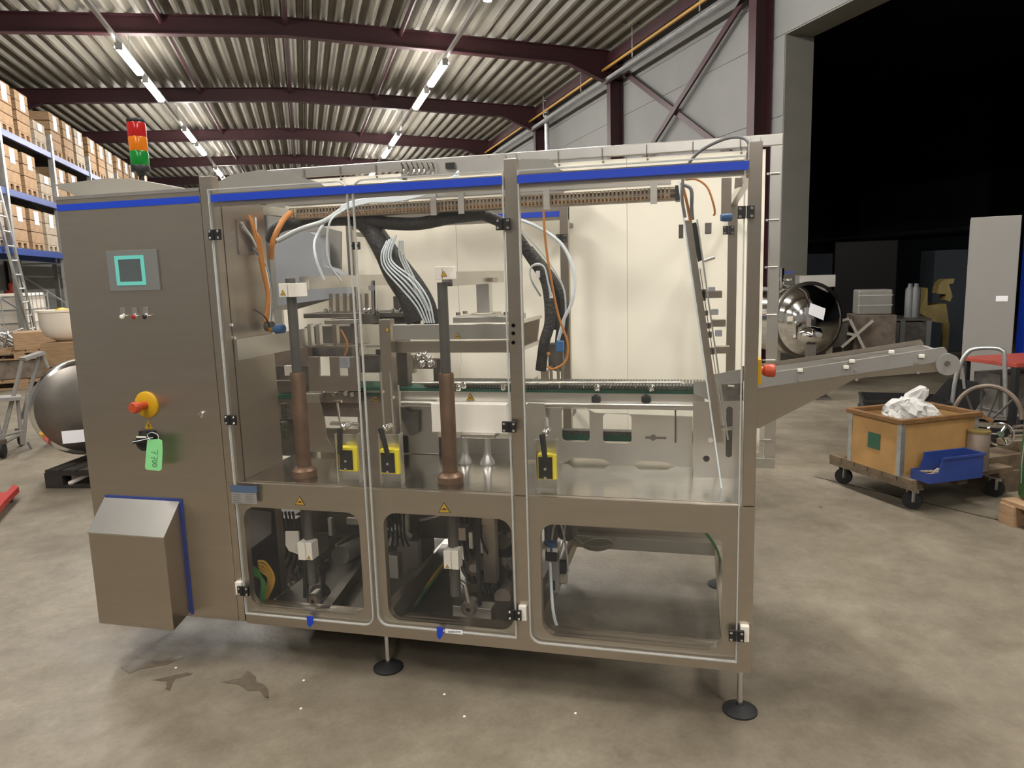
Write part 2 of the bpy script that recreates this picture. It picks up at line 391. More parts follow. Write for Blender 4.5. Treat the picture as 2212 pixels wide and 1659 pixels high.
# =================================================================== PACKAGING MACHINE
Y0, YB = 2.347, 3.45
XL, XR = -1.695, .193
MM = thing('packaging_machine', 'large stainless steel packaging machine with clear doors, blue band and control cabinet', 'machine', (-.9, 2.9, 0), world=True)
def part(mb, name, material, **k): return mb.build(name, material, k.pop('parent', MM), **k)
# --- lower body
H1 = rr(-1.672, .245, -1.19, .647, .05, Y0); H2 = rr(-1.093, .242, -.612, .654, .05, Y0); H3 = rr(-.51, .236, .097, .645, .05, Y0)
body = part(MB().prism([(-1.70, Y0, .17), (XR, Y0, .17), (XR, Y0, .74), (-1.70, Y0, .74)], (0, .03, 0), [H1, H2, H3]), 'front_panel', 'steel')
part(MB().box(-1.70, XR, Y0+.03, Y0+.09, .17, .23), 'base_rail', 'steel')
part(MB().box(-1.70, XR, YB-.05, YB, .235, .29), 'base_rail', 'steel')
part(MB().box(-.55, XR, YB-.11, YB-.05, .175, .235), 'base_rail', 'steel_light')
for xx in (-1.14, -.575, .13): part(MB().box(xx-.03, xx+.03, Y0+.09, YB-.05, .17, .23), 'cross_rail', 'steel')
part(MB().box(-1.69, -.56, Y0+.09, YB-.05, .172, .18), 'bottom_tray', 'steel_dark')
for xx in (-1.66, -.60, .155): part(MB().box(xx-.02, xx+.038, YB-.04, YB, .17, .73), 'rear_leg_post', 'steel')
part(MB().box(-1.70, XR, Y0+.031, YB, .730, .7415), 'table_plate', 'steel_table')
part(MB().box(-1.70, -.62, YB-.01, YB, .45, .73), 'rear_lower_panel', 'mech_dark')
# upper posts
def post(x0, x1, y0, y1, z0, z1, nm='corner_post', mtl='steel', ears=True):
    p = part(MB().box(x0, x1, y0, y1, z0, z1), nm, mtl, bevel=.002)
    if ears:
        for xe in (x0+.004, x1-.004): part(MB().box(xe-.003, xe+.003, y0, y0+.02, z1, z1+.012), 'lifting_tab', 'steel_light', parent=p)
    return p
pl = post(-1.734, -1.681, Y0, Y0+.04, .74, 1.877)
pm = post(-.600, -.556, Y0, Y0+.04, .742, 1.865, 'centre_post')
pr_ = post(.155, .193, Y0, Y0+.04, .742, 1.865)
for zz in (1.226, 1.2, 1.175):
    c = P(1109, {1.226: 703, 1.2: 720, 1.175: 740}[zz], Y0); part(MB().lathe([(.007, 0), (.007, -.002), (.004, -.002), (.004, .001)], c, (0, 1, 0), 12), 'screw_hole', 'black', parent=pm)
post(-1.70, -1.665, YB-.04, YB, .74, 1.80, 'rear_post', 'steel', False); post(-.612, -.572, YB-.04, YB, .74, 1.80, 'rear_post', 'steel', False)
post(.142, .182, YB-.04, YB, .74, 1.80, 'rear_post', 'steel', False)
# top rails with blue band
for x0, x1 in ((-1.681, -.600), (-.556, .155)):
    r = part(MB().box(x0, x1, Y0+.002, Y0+.03, 1.771, 1.815), 'top_rail', 'steel')
    MB().box(x0+.004, x1-.002, Y0-.021, Y0-.018, 1.783, 1.808).build('blue_band', 'blue_band', r, label='bright blue band along the top of the doors')
    MB().box(x0+.02, x0+.04, Y0-.018, Y0+.002, 1.785, 1.806).box(x1-.04, x1-.02, Y0-.018, Y0+.002, 1.785, 1.806).build('band_bracket', 'steel', r)
r = part(MB().box(-1.665, -.572, YB-.03, YB, 1.74, 1.80), 'rear_top_rail', 'steel')
MB().box(-1.66, -.61, YB-.033, YB-.03, 1.755, 1.78).build('blue_band', 'blue_band', r, label='blue band along the rear top rail')
for x0 in (-1.71, .150): part(MB().box(x0, x0+.025, Y0+.04, YB-.03, 1.765, 1.80), 'side_top_rail', 'steel_light')
# grey gusset sheets on the roof frame
def flat(pts, Y, dep, nm, mt, parent=MM, **k): return MB().prism([P(a, b, Y) for a, b in pts], (0, dep, 0)).build(nm, mt, parent, **k)
flat([(452, 402), (500, 377), (567, 366), (640, 380), (690, 394), (712, 412), (640, 440), (452, 442)], 3.44, .004, 'roof_sheet', 'hood_grey', label='grey sheet above the left door')
flat([(1105, 350), (1125, 344), (1186, 343), (1204, 362), (1222, 373), (1237, 396), (1170, 462), (1105, 462)], 3.44, .004, 'roof_sheet', 'hood_grey', label='grey sheet above the centre post')
# feet
for i, (xx, yy) in enumerate(((.162, 2.397), (-1.141, 2.42), (.13, 3.42), (-1.141, 3.42), (-2.2, 2.92), (-1.8, 2.92))):
    f = part(MB().lathe([(.010, .02), (.010, .17), (.014, .17), (.014, .15)][:2], (xx, yy, 0), (0, 0, 1), 12), 'levelling_foot', 'chrome', smooth=True)
    MB().lathe([(.058, 0), (.058, .006), (.045, .014), (.014, .024), (.012, .03)], (xx, yy, 0), (0, 0, 1), 28).build('foot_pad', 'black_rubber', f, smooth=True)
    MB().lathe([(.017, .145), (.017, .17)], (xx, yy, 0), (0, 0, 1), 6).build('lock_nut', 'chrome', f)
# --- control cabinet
CX0, CX1 = -2.37, -1.736
cab = part(MB().box(CX0, CX1, Y0, 2.66, .174, 1.828), 'control_cabinet', 'steel', bevel=.003, label='brushed steel control cabinet with screen and switches')
MB().box(CX1+.001, -1.707, Y0+.002, 2.66, .174, .74).build('side_strip', 'steel', cab)
MB().box(-1.707, -1.7005, Y0+.012, 2.60, .18, .74).build('gap_shade', 'black', cab)  # black strip standing in for the shade in the open gap
MB().box(CX0+.005, CX1-.002, Y0-.003, Y0, 1.785, 1.809).build('blue_band', 'blue_band', cab, label='blue band along the top of the cabinet')
MB().box(CX0, CX1, Y0-.004, Y0+.02, 1.826, 1.838).build('top_lip', 'steel_light', cab)
rp = [P(138, 402, 2.55), P(250, 388, 2.55), P(308, 390, 2.55), P(418, 411, 2.55)]
MB().prism([(-2.36, 2.50, 1.828), (-1.74, 2.50, 1.828)]+[(v.x, 2.50, v.z) for v in reversed(rp)], (0, .14, 0)).build('cabinet_roof', 'cab_roof', cab, label='pale grey sloping cabinet roof')
wallX = -1.681
MB().box(CX1, wallX, Y0+.045, 2.66, .742, 1.80).build('inner_wall', 'steel', cab)
# hmi
def onF(px, py, dy=0): q = P(px, py, Y0); q.y += dy; return q
hm = MB().pbox(233, 540, 342, 628, Y0-.006, .008).build('touch_screen', 'hmi_frame', cab, bevel=.001, label='grey touch screen with teal border')
z0 = [(250, 553), (318, 549), (324, 612), (256, 614)]; z1 = [(258, 561), (310, 558), (316, 604), (264, 606)]
hx0, hz0, hx1, hz1 = -2.126, 1.497, -1.995, 1.608
MB().prism([(hx0, Y0-.0075, hz0), (hx1, Y0-.0075, hz0), (hx1, Y0-.0075, hz1), (hx0, Y0-.0075, hz1)], (0, .0015, 0), [[Vector((hx0+.016, Y0-.0075, hz0+.014)), Vector((hx1-.016, Y0-.0075, hz0+.014)), Vector((hx1-.016, Y0-.0075, hz1-.014)), Vector((hx0+.016, Y0-.0075, hz1-.014))]]).build('bezel', 'hmi_teal', hm)
MB().box(hx0+.016, hx1-.016, Y0-.0068, Y0-.006, hz0+.014, hz1-.014).build('display', 'hmi_glass', hm)
# push buttons with little plates
for px, c in ((268, 'white_plate'), (293, 'red'), (317, 'black')):
    q = onF(px, 684); b = MB().lathe([(.0115, 0), (.0115, -.006), (.009, -.009)], q, (0, 1, 0), 18).build('push_button', 'chrome', cab, smooth=True)
    MB().lathe([(.0085, -.0085), (.0085, -.014), (.006, -.016)], q, (0, 1, 0), 16).build('button_cap', c, b, smooth=True, label={'white_plate': 'white button', 'red': 'red button', 'black': 'black button'}[c])
    MB().box(q.x-.012, q.x+.012, Y0-.003, Y0, q.z+.010, q.z+.036).build('legend_plate', 'steel_light', b)
# emergency stop
q = onF(318, 874)
es = MB().lathe([(.052, 0), (.052, -.006), (.046, -.011), (.012, -.011)], q, (0, 1, 0), 36).build('emergency_stop', 'yellow', cab, smooth=True, label='round yellow plate with red mushroom button')
MB().lathe([(.015, -.01), (.015, -.045), (.021, -.05), (.022, -.07), (.018, -.078)], q, (0, 1, 0), 24).build('stop_button', 'red_knob', es, smooth=True)
# warning triangles
def tri(parent, px, py, Y, size, flip=False, glyph=True):
    c = P(px, py, Y)
    t = MB().prism([(c.x-size*.58, Y-.0012, c.z-size*.5), (c.x+size*.58, Y-.0012, c.z-size*.5), (c.x, Y-.0012, c.z+size*.5)], (0, .001, 0)).build('warning_sign', 'ink', parent, label='yellow warning triangle')
    s2 = size*.82; c2 = c-Vector((0, 0, size*.03))
    MB().prism([(c2.x-s2*.58, Y-.0018, c2.z-s2*.5), (c2.x+s2*.58, Y-.0018, c2.z-s2*.5), (c2.x, Y-.0018, c2.z+s2*.5)], (0, .0006, 0)).build('sign_face', 'yellow', t)
    if glyph and size > .02:
        g = MB()
        g.prism([(c2.x-s2*.22, Y-.0022, c2.z-s2*.25), (c2.x+s2*.25, Y-.0022, c2.z-s2*.22), (c2.x+s2*.3, Y-.0022, c2.z-s2*.12), (c2.x-s2*.05, Y-.0022, c2.z-s2*.02), (c2.x-s2*.22, Y-.0022, c2.z-s2*.1)], (0, .0004, 0))
        g.build('sign_symbol', 'ink', t)
    return t
t = MB(); c = onF(321, 917)
tr = t.prism([(c.x-.018, Y0-.0012, c.z-.017), (c.x+.018, Y0-.0012, c.z-.017), (c.x, Y0-.0012, c.z+.017)], (0, .001, 0)).build('warning_sign', 'yellow', cab, label='yellow electricity warning triangle')
MB().prism([(c.x+.002, Y0-.0018, c.z+.006), (c.x-.004, Y0-.0018, c.z-.005), (c.x, Y0-.0018, c.z-.004), (c.x-.001, Y0-.0018, c.z-.013), (c.x+.005, Y0-.0018, c.z-.001), (c.x+.001, Y0-.0018, c.z-.002)], (0, .0006, 0)).build('sign_symbol', 'ink', tr)
# main switch
q = onF(321, 952)
ms = MB().prism([(q.x-.036, Y0-.014, q.z-.01), (q.x-.03, Y0-.014, q.z+.042), (q.x+.036, Y0-.014, q.z+.042), (q.x+.036, Y0-.014, q.z-.02), (q.x+.02, Y0-.014, q.z-.036), (q.x-.02, Y0-.014, q.z-.036)], (0, .014, 0)).build('main_switch', 'black', cab, bevel=.003)
MB().lathe([(.036, -.014), (.034, -.03), (.02, -.034)], q, (0, 1, 0), 24).bar(q+Vector((-.03, -.042, .004)), q+Vector((.03, -.042, .012)), .018, .012).build('switch_knob', 'black', ms)
MB().box(q.x-.012, q.x+.03, Y0-.048, Y0-.044, q.z+.022, q.z+.028).build('padlock_tab', 'white_plate', ms)
q = onF(435, 895); MB().lathe([(.012, 0), (.012, -.006), (.009, -.008)], q, (0, 1, 0), 16).box(q.x-.008, q.x+.006, Y0-.014, Y0-.006, q.z-.003, q.z+.003).build('door_lock', 'chrome', cab)
# deflector box on the cabinet
bx0, bx1, bz0, bz1, bzf, dep = -2.30, -1.952, .165, .655, .545, .105
db = MB().hexa([(bx0, Y0-dep, bz0+.0), (bx1, Y0-dep, bz0), (bx1, Y0, bz0+.03), (bx0, Y0, bz0+.03), (bx0, Y0-dep, bzf), (bx1, Y0-dep, bzf), (bx1, Y0, bz1), (bx0, Y0, bz1)]).build('vent_cover', 'steel', cab, bevel=.002, label='steel vent cover box with sloping top')
MB().hexa([(bx0-.002, Y0-dep-.003, bzf-.004), (bx1+.002, Y0-dep-.003, bzf-.004), (bx1+.002, Y0, bz1-.003), (bx0-.002, Y0, bz1-.003), (bx0-.002, Y0-dep-.003, bzf+.001), (bx1+.002, Y0-dep-.003, bzf+.001), (bx1+.002, Y0, bz1+.004), (bx0-.002, Y0, bz1+.004)]).build('cover_lid', 'steel_light', db, label='lighter sloping lid of the vent cover')
MB().box(bx0, bx1+.014, Y0-.004, Y0, bz1, bz1+.01).box(bx1, bx1+.013, Y0-.004, Y0, .185, bz1).build('seal_strip', 'seal_blue', db, label='blue sealing strip')
# --- signal tower
q = Vector((-1.985, 2.56, 1.90)); q2 = P(308, 405, 2.56)
st = part(MB().lathe([(.010, 0), (.010, .085)], (q2.x, 2.56, q2.z-.01), (0, 0, 1), 12), 'signal_tower', 'black', label='signal tower with red, amber and green lenses')
zt = q2.z+.06; xx = q2.x
def lat(z0, z1, r): return MB().lathe([(r*.96, z0), (r, z0+.004), (r, z1-.004), (r*.96, z1)], (xx, 2.56, 0), (0, 0, 1), 24)
k = (P(298, 262, 2.56).z-P(302, 355, 2.56).z)/3
zb = P(302, 358, 2.56).z
R_ = .0345
lat(zb-.025, zb, R_+.001).lathe([(.012, zb-.04), (.02, zb-.025)], (xx, 2.56, 0)).build('tower_base', 'black', st, smooth=True)
lat(zb, zb+k, R_).build('green_lens', 'lens_green', st, smooth=True, label='green lens'); lat(zb+k, zb+2*k, R_).build('amber_lens', 'lens_amber', st, smooth=True, label='amber lens')
lat(zb+2*k, zb+3*k, R_).build('red_lens', 'lens_red', st, smooth=True, label='red lens'); lat(zb+3*k, zb+3*k+.014, R_).build('tower_cap', 'black', st, smooth=True)
# --- polycarbonate doors
YD = Y0-.017
def hinge(parent, px, py, Y=YD-.012, s=1., block=0):
    c = P(px, py, Y); hb = MB().box(c.x-.024*s, c.x-.001, Y, Y+.011, c.z-.0185*s, c.z+.0185*s).box(c.x+.001, c.x+.024*s, Y, Y+.011, c.z-.0185*s, c.z+.0185*s).build('hinge', 'black', parent, bevel=.001, label='black hinge with four screws')
    for sx in (-1, 1):
        for sz in (-1, 1): MB().lathe([(.0048*s, 0), (.0048*s, -.002), (.003*s, -.003)], c+Vector((sx*.0165*s, 0, sz*.0115*s)), (0, 1, 0), 10).build('screw', 'chrome', hb)
    if block: MB().box(c.x+block*.012, c.x+block*.040, Y+.0115, Y+.03, c.z-.023, c.z+.031).build('spacer_block', 'white_plate', hb, bevel=.002)
def door(x0, x1, z0, z1, corners, ntop):
    out = rr(x0, z0, x1, z1, .04, YD, corners); inn = rr(x0+.004, z0+.004, x1-.004, z1-.004, .037, YD, corners)
    d = MB().prism(inn, (0, .008, 0)).build('clear_door', 'polycarb', MM, label='clear polycarbonate door')
    MB().prism([p+Vector((0, -.001, 0)) for p in out], (0, .010, 0), [[p+Vector((0, -.001, 0)) for p in inn]]).build('door_edge', 'pane_edge', d)
    return d
d1 = door(-1.690, -1.147, .216, 1.828, (0, 1, 1, 0), 0); d2 = door(-1.130, -.600, .222, 1.828, (1, 0, 0, 1), 0); d3 = door(-.552, .145, .210, 1.825, (1, 0, 0, 0), 0)
for a, b, bl in ((462, 507, 0), (496, 908, 0), (524, 1278, -1)): hinge(d1, a, b, block=bl)
for a, b, bl in ((1086, 484, 0), (1099, 923, 0), (1111, 1330, 1)): hinge(d2, a, b, block=bl)
for a, b, bl in ((1612, 458, 0), (1591, 1375, 1)): hinge(d3, a, b, block=bl)
for a, b in ((767, 531), (1212, 514), (1574, 497)): hinge(MM, a, b, YB-.06, 1.0)
# stickers
tri(body, 648, 1081, Y0, .036); tri(body, 960, 1096, Y0, .040)
s = MB().pbox(500, 1050, 554, 1088, YD-.0015, .001).build('info_sticker', 'grey_paint', d1, label='pale sticker with a blue header')
MB().pbox(498, 1049, 555, 1064, YD-.0022, .0008).build('sticker_header', 'header_blue', s)
g = MB()
for i in range(5):
    for j in range(2): g.pbox(503+j*27, 1068+i*4, 503+j*27+18-4*(i % 2), 1069.3+i*4, YD-.0019, .0004)
g.build('sticker_text', 'grey_cable', s)
s = MB().pbox(962, 1360, 999, 1369, YD-.0015, .001).build('name_label', 'paper', d2, label='small white label with grey lettering')
g = MB()
for i in range(8): g.pbox(968+i*3.4, 1363, 970+i*3.4, 1366.5, YD-.0019, .0004)
g.build('label_text', 'grey_cable', s)
flat([(662, 1331), (677, 1332), (676, 1348), (669, 1356), (664, 1349)], YD-.0015, .001, 'tape_mark', 'blue_band', d1, label='blue tape mark')
flat([(943, 1354), (957, 1356), (956, 1373), (950, 1382), (944, 1376)], YD-.0015, .001, 'tape_mark', 'blue_band', d2, label='blue tape mark')
# --- interlock stands with black levers
def stand(pts, blk, face, ball, lev, lab):
    Y = 2.42; (x0, y0, x1, y1) = pts
    p = MB().pbox(x0, y0, x1, y1, Y+.03, .003).pbox(x0, y0, x0+3, y1, Y, .03).pbox(x1-3, y0, x1, y1, Y, .03).build('latch_stand', 'steel_light', MM, bevel=.001, label=lab)
    b = MB().pbox(*blk, Y-.012, .04).build('latch_box', 'yellow_lock', p, bevel=.002, label='yellow latch housing')
    MB().pbox(*face, Y-.016, .004).build('latch_face', 'black', b)
    fx, fy = (face[0]+face[2])/2, (face[1]+face[3])/2
    s_ = MB(); s_.lathe([(.005, 0), (.005, -.004)], P(fx, fy+2, Y-.016), (0, 1, 0), 10); s_.lathe([(.005, 0), (.005, -.004)], P(fx, face[3]-2, Y-.016), (0, 1, 0), 10); s_.build('latch_screw', 'chrome', b)
    c = P(*ball, Y-.02)
    MB().lathe([(.011, .05), (.013, -.002), (.010, -.008), (.004, -.011)], c, (0, 1, 0), 16).build('pivot_ball', 'chrome', p, smooth=True)
    MB().tube([P(lev[0], lev[1], Y-.03), P((lev[0]+lev[2])/2, (lev[1]+lev[3])/2, Y-.034), P(lev[2], lev[3], Y-.03)], [.0105, .010, .0085], 10).build('lever', 'black', p, smooth=True, label='black clamping lever')
stand((726, 938, 776, 1044), (732, 967, 771, 1018), (733, 973, 761, 1015), (742, 922), (734, 925, 735, 981), 'steel latch stand behind the left door')
stand((819, 938, 866, 1050), (822, 971, 861, 1024), (823, 979, 852, 1021), (832, 925), (822, 925, 838, 985), 'steel latch stand right of the door gap')
stand((1156, 950, 1204, 1064), (1161, 982, 1201, 1036), (1163, 988, 1193, 1034), (1178, 935), (1171, 938, 1178, 996), 'steel latch stand behind the right door')
# --- the two lifting columns with clamp blocks and arms
def column(X, px_top, ztop, name_l):
    Yc = 2.47
    c = MB().lathe([(.028, .742), (.028, 1.145), (.026, 1.15)], (X, Yc, 0), (0, 0, 1), 28).build('lifting_column', 'copper_brown', MM, smooth=True, label=name_l)
    MB().lathe([(.048, .742), (.048, .768), (.042, .774), (.032, .782)], (X, Yc, 0), (0, 0, 1), 28).build('column_flange', 'copper_brown', c, smooth=True)
    MB().lathe([(.0185, 1.14), (.0185, ztop)], (X, Yc, 0), (0, 0, 1), 20).build('column_shaft', 'shaft_grey', c, smooth=True)
    MB().lathe([(.0205, .30), (.0205, .732)], (X, Yc, 0), (0, 0, 1), 20).build('lower_shaft', 'shaft_grey', c, smooth=True)
    return c
c1 = column(P(655, 1000, 2.47).x+.003, 0, 1.505, 'brown lifting column behind the left door'); c2 = column(P(972, 1000, 2.47).x, 0, 1.475, 'brown lifting column behind the middle door')
def clamp(c, px0, py0, px1, py1, Xc, armx, tr_px, tr_py, Y=2.43):
    b = MB().pbox(px0, py0, (px0+px1)/2-.6, py1, Y, .08).pbox((px0+px1)/2+.6, py0, px1, py1, Y, .08).build('clamp_block', 'white_plate', c, bevel=.002, label='white two-piece clamp block')
    MB().tube([P(px1, py0+6, Y+.03), P(px1+6, py0+6, Y+.03)], .006, 8).tube([P(px1, py1-6, Y+.03), P(px1+6, py1-6, Y+.03)], .006, 8).build('clamp_bolt', 'chrome', b)
    t = tri(b, tr_px, tr_py, Y, .020)
    return b
clamp(c1, 602, 612, 640, 642, 0, 0, 611, 632); clamp(c2, 940, 576, 970, 604, 0, 0, 959, 591)
arm_z = 1.49
part(MB().box(-1.455, -1.415, 2.51, 3.30, 1.462, 1.512), 'lift_arm', 'steel_light'); part(MB().box(-.885, -.845, 2.51, 3.25, 1.460, 1.512), 'lift_arm', 'steel_light')
# lower clamp blocks under the table
b = MB().pbox(643, 1173, 659, 1210, 2.42, .05).pbox(660, 1173, 674, 1210, 2.42, .05).build('lower_clamp', 'white_plate', MM, bevel=.002, label='pale clamp block under the table'); tri(b, 667, 1204, 2.42, .014, glyph=False)
b = MB().pbox(958, 1190, 974, 1229, 2.42, .05).pbox(975, 1190, 990, 1231, 2.42, .05).build('lower_clamp', 'white_plate', MM, bevel=.002, label='pale clamp block under the table'); tri(b, 966, 1223, 2.42, .014, glyph=False)
flat([(616, 1148), (645, 1148), (648, 1200), (640, 1196), (624, 1190), (617, 1178)], 2.5, .006, 'guard_plate', 'white_plate')
flat([(673, 1150), (706, 1152), (709, 1178), (700, 1195), (676, 1206)], 2.52, .006, 'guard_plate', 'steel_dark')
# --- pulleys, belts and drives in the base
def pulley(px, py, r, Y, lab):
    q = P(px, py, Y)
    a = MB().lathe([(r, 0), (r, .05), (r*.7, .05)], q, (0, 1, 0), 28).build('pulley', 'steel_light', MM, smooth=True, label=lab)
    MB().lathe([(r*.74, -.001), (r*.74, .004)], q, (0, 1, 0), 24).build('pulley_face', 'mech_brown', a)
    MB().lathe([(r*.26, -.006), (r*.26, 0), (r*.1, 0)], q, (0, 1, 0), 16).build('hub', 'chrome', a)
    return q
def belt(px0, py0, px1, py1, Y, wpx=7): flat([(px0, py0), (px0+wpx, py0), (px1+wpx, py1), (px1, py1)], Y+.01, .02, 'drive_belt', 'black')
qa = pulley(677, 1298, .031, 2.50, 'small grey belt pulley, left'); qb = pulley(1012, 1316, .031, 2.50, 'small grey belt pulley, middle'); pulley(622, 1276, .026, 2.75, 'round motor end behind the pulley')
belt(654, 1205, 655, 1292, 2.5); belt(692, 1205, 693, 1292, 2.5, 5); belt(1026, 1110, 1031, 1310, 2.52); 
for (x0, y0, x1, y1, Y, dp, mt, nm) in [
    (566, 1110, 645, 1300, 2.95, .25, 'mech_dark', 'drive_housing'), (690, 1100, 775, 1330, 3.05, .2, 'mech_dark', 'drive_housing'),
    (640, 1300, 720, 1330, 2.62, .2, 'mech_dark', 'motor_foot'), (548, 1100, 585, 1330, 3.2, .1, 'mech_brown', 'drive_housing'),
    (650, 1102, 676, 1172, 2.56, .06, 'steel_dark', 'guide_block'), (650, 1312, 668, 1322, 2.52, .06, 'steel_light', 'motor_foot'),
    (978, 1312, 1062, 1352, 2.53, .06, 'steel_light', 'motor_foot'), (1042, 1115, 1070, 1260, 2.75, .05, 'steel', 'support_post'),
    (832, 1125, 906, 1260, 3.0, .2, 'mech_dark', 'drive_housing'), (830, 1108, 965, 1160, 3.05, .1, 'steel_dark', 'cross_beam'),
    (1000, 1110, 1042, 1250, 2.95, .1, 'mech_dark', 'drive_housing'), (1068, 1120, 1105, 1215, 3.0, .2, 'mech_dark', 'drive_housing'),
    (1012, 1150, 1021, 1186, 2.7, .03, 'alu', 'slide_plate'), (1032, 1158, 1042, 1196, 2.72, .03, 'alu', 'slide_plate'),
    (1080, 1205, 1104, 1232, 2.95, .03, 'steel_light', 'slide_plate'), (708, 1120, 716, 1158, 2.6, .02, 'alu', 'slide_plate'), (748, 1120, 774, 1134, 2.8, .02, 'alu', 'slide_plate')]:
    MB().pbox(x0, y0, x1, y1, Y, dp).build(nm, mt, MM, bevel=.003)
MB().prism([PX(a, b, -1.694) for a, b in ((527, 1098), (584, 1106), (585, 1152), (528, 1194))], (.003, 0, 0)).build('side_plate', 'grey_paint', MM)
# light box and round gear parts behind the middle window
flat([(908, 1158), (968, 1170), (945, 1205), (908, 1218)], 3.35, .01, 'rear_plate', 'steel_light')
def disc(px, py, r, Y, dep, mt, nm, n=26): return MB().lathe([(r, 0), (r, dep)], P(px, py, Y), (0, 1, 0), n).build(nm, mt, MM, smooth=True)
disc(1062, 1245, .075, 2.9, .06, 'steel_dark', 'gear_disc'); disc(1022, 1228, .034, 2.7, .05, 'mech_brown', 'gear_disc'); disc(1022, 1228, .018, 2.68, .02, 'steel_light', 'gear_disc')
disc(1080, 1302, .04, 2.8, .1, 'mech_dark', 'motor_can'); disc(1222, 1148, .045, 3.1, .2, 'mech_dark', 'motor_can'); disc(740, 1180, .05, 3.0, .2, 'mech_dark', 'motor_can'); disc(640, 1262, .04, 2.85, .1, 'mech_dark', 'motor_can')
disc(735, 1215, .06, 3.1, .2, 'steel_dark', 'motor_can')
MB().tube([P(972, 1238, 2.5), P(1003, 1262, 2.5), P(1012, 1300, 2.5)], .008).build('crank_arm', 'steel_light', MM)
# channel with the green and yellow earth cable
MB().bar(PZ(856, 1338, .22), PZ(966, 1186, .22), .05, .05).build('cable_channel', 'steel_dark', MM)
MB().tube([PZ(860, 1342, .2), PZ(890, 1300, .22), PZ(965, 1210, .22)], .007, smooth=4).build('earth_cable', 'yellow_cable', MM)
MB().tube([PZ(866, 1344, .19), PZ(896, 1304, .21), PZ(967, 1214, .21)], .006, smooth=4).build('earth_cable', 'green_cable', MM)
MB().tube([P(700, 1327, 2.44), P(740, 1326, 2.44), P(772, 1332, 2.44)], .006, smooth=4).build('earth_cable', 'yellow_cable', MM)
MB().tube([P(1010, 1356, 2.44), P(1050, 1358, 2.44), P(1092, 1363, 2.44)], .006, smooth=4).build('earth_cable', 'yellow_cable', MM)
MB().tube([P(836, 1268, 2.6), P(838, 1290, 2.6)], .008).build('earth_cable', 'green_cable', MM)
for i in range(4): MB().tube([P(541+2*i, 1224+6*i, 2.40), P(556+1.5*i, 1232+5*i, 2.42), P(566+2*i, 1262, 2.42), P(560+3*i, 1300, 2.42), P(552+3*i, 1318, 2.41)], .0055, 6, smooth=5).build('motor_cable', 'green_cable', MM, smooth=True, label='green cable')
for i in range(4): MB().tube([P(556+1*i, 1212+6*i, 2.44), P(574-2*i, 1216+7*i, 2.46), P(592-4*i, 1250, 2.47), P(578-2*i, 1290, 2.46), P(562+2*i, 1320, 2.44)], .0055, 6, smooth=5).build('motor_cable', 'yellow_cable', MM, smooth=True, label='yellow cable')
MB().tube([P(574, 1296, 2.6), P(636, 1302, 2.6)], .004).build('motor_cable', 'red_knob', MM, label='thin red cable')
# --- pneumatic unit and loose cables in the right bay
u = MB().pbox(1178, 1192, 1203, 1212, 2.62, .045).build('air_filter', 'black', MM, label='air filter regulator with blue knob')
MB().lathe([(.019, 0), (.021, .01), (.021, .042), (.014, .046)], P(1193, 1192, 2.64), (0, 0, 1), 16).build('regulator_knob', 'sensor_blue', u, smooth=True, label='blue regulator knob')
MB().pbox(1181, 1184, 1204, 1194, 2.62, .045).build('regulator_body', 'white_plate', u); MB().pbox(1190, 1210, 1207, 1282, 2.63, .03).build('filter_bowl', 'grey_paint', u, bevel=.006)
MB().pbox(1195, 1255, 1199, 1275, 2.628, .004).build('bowl_window', 'ink', u); MB().pbox(1206, 1215, 1222, 1240, 2.68, .03).build('valve_block', 'black', u)
MB().tube([P(1188, 1215, 2.62), P(1193, 1300, 2.56), P(1199, 1340, 2.5), P(1210, 1365, 2.44)], .006, smooth=5).build('air_hose', 'tube_white', MM, smooth=True)
MB().tube([P(1191, 1185, 2.64), P(1196, 1140, 2.66), P(1210, 1130, 2.7), P(1222, 1180, 2.7), P(1228, 1235, 2.7)], .004, smooth=6).build('air_hose', 'tube_clear', MM, smooth=True)
MB().tube([P(1222, 1120, 2.8), P(1218, 1160, 2.75), P(1206, 1215, 2.7)], .003, smooth=5).build('air_hose', 'tube_clear', MM, smooth=True)
MB().tube([P(1240, 1160, 3.30), P(1262, 1178, 3.3), P(1300, 1184, 3.3), P(1325, 1176, 3.3), P(1308, 1166, 3.3), P(1275, 1168, 3.3), P(1262, 1180, 3.3), P(1290, 1188, 3.3), P(1322, 1180, 3.3)], .008, smooth=5).build('coiled_cable', 'ibc', MM, smooth=True)
MB().tube([P(1518, 1142, 2.9), P(1545, 1180, 3.0), P(1556, 1215, 3.2), P(1556, 1260, 3.4)], .006, smooth=5).build('earth_cable', 'green_cable', MM)
MB().pbox(1176, 1130, 1196, 1180, 2.9, .1).pbox(1214, 1130, 1236, 1165, 2.9, .2).build('valve_block', 'mech_dark', MM)
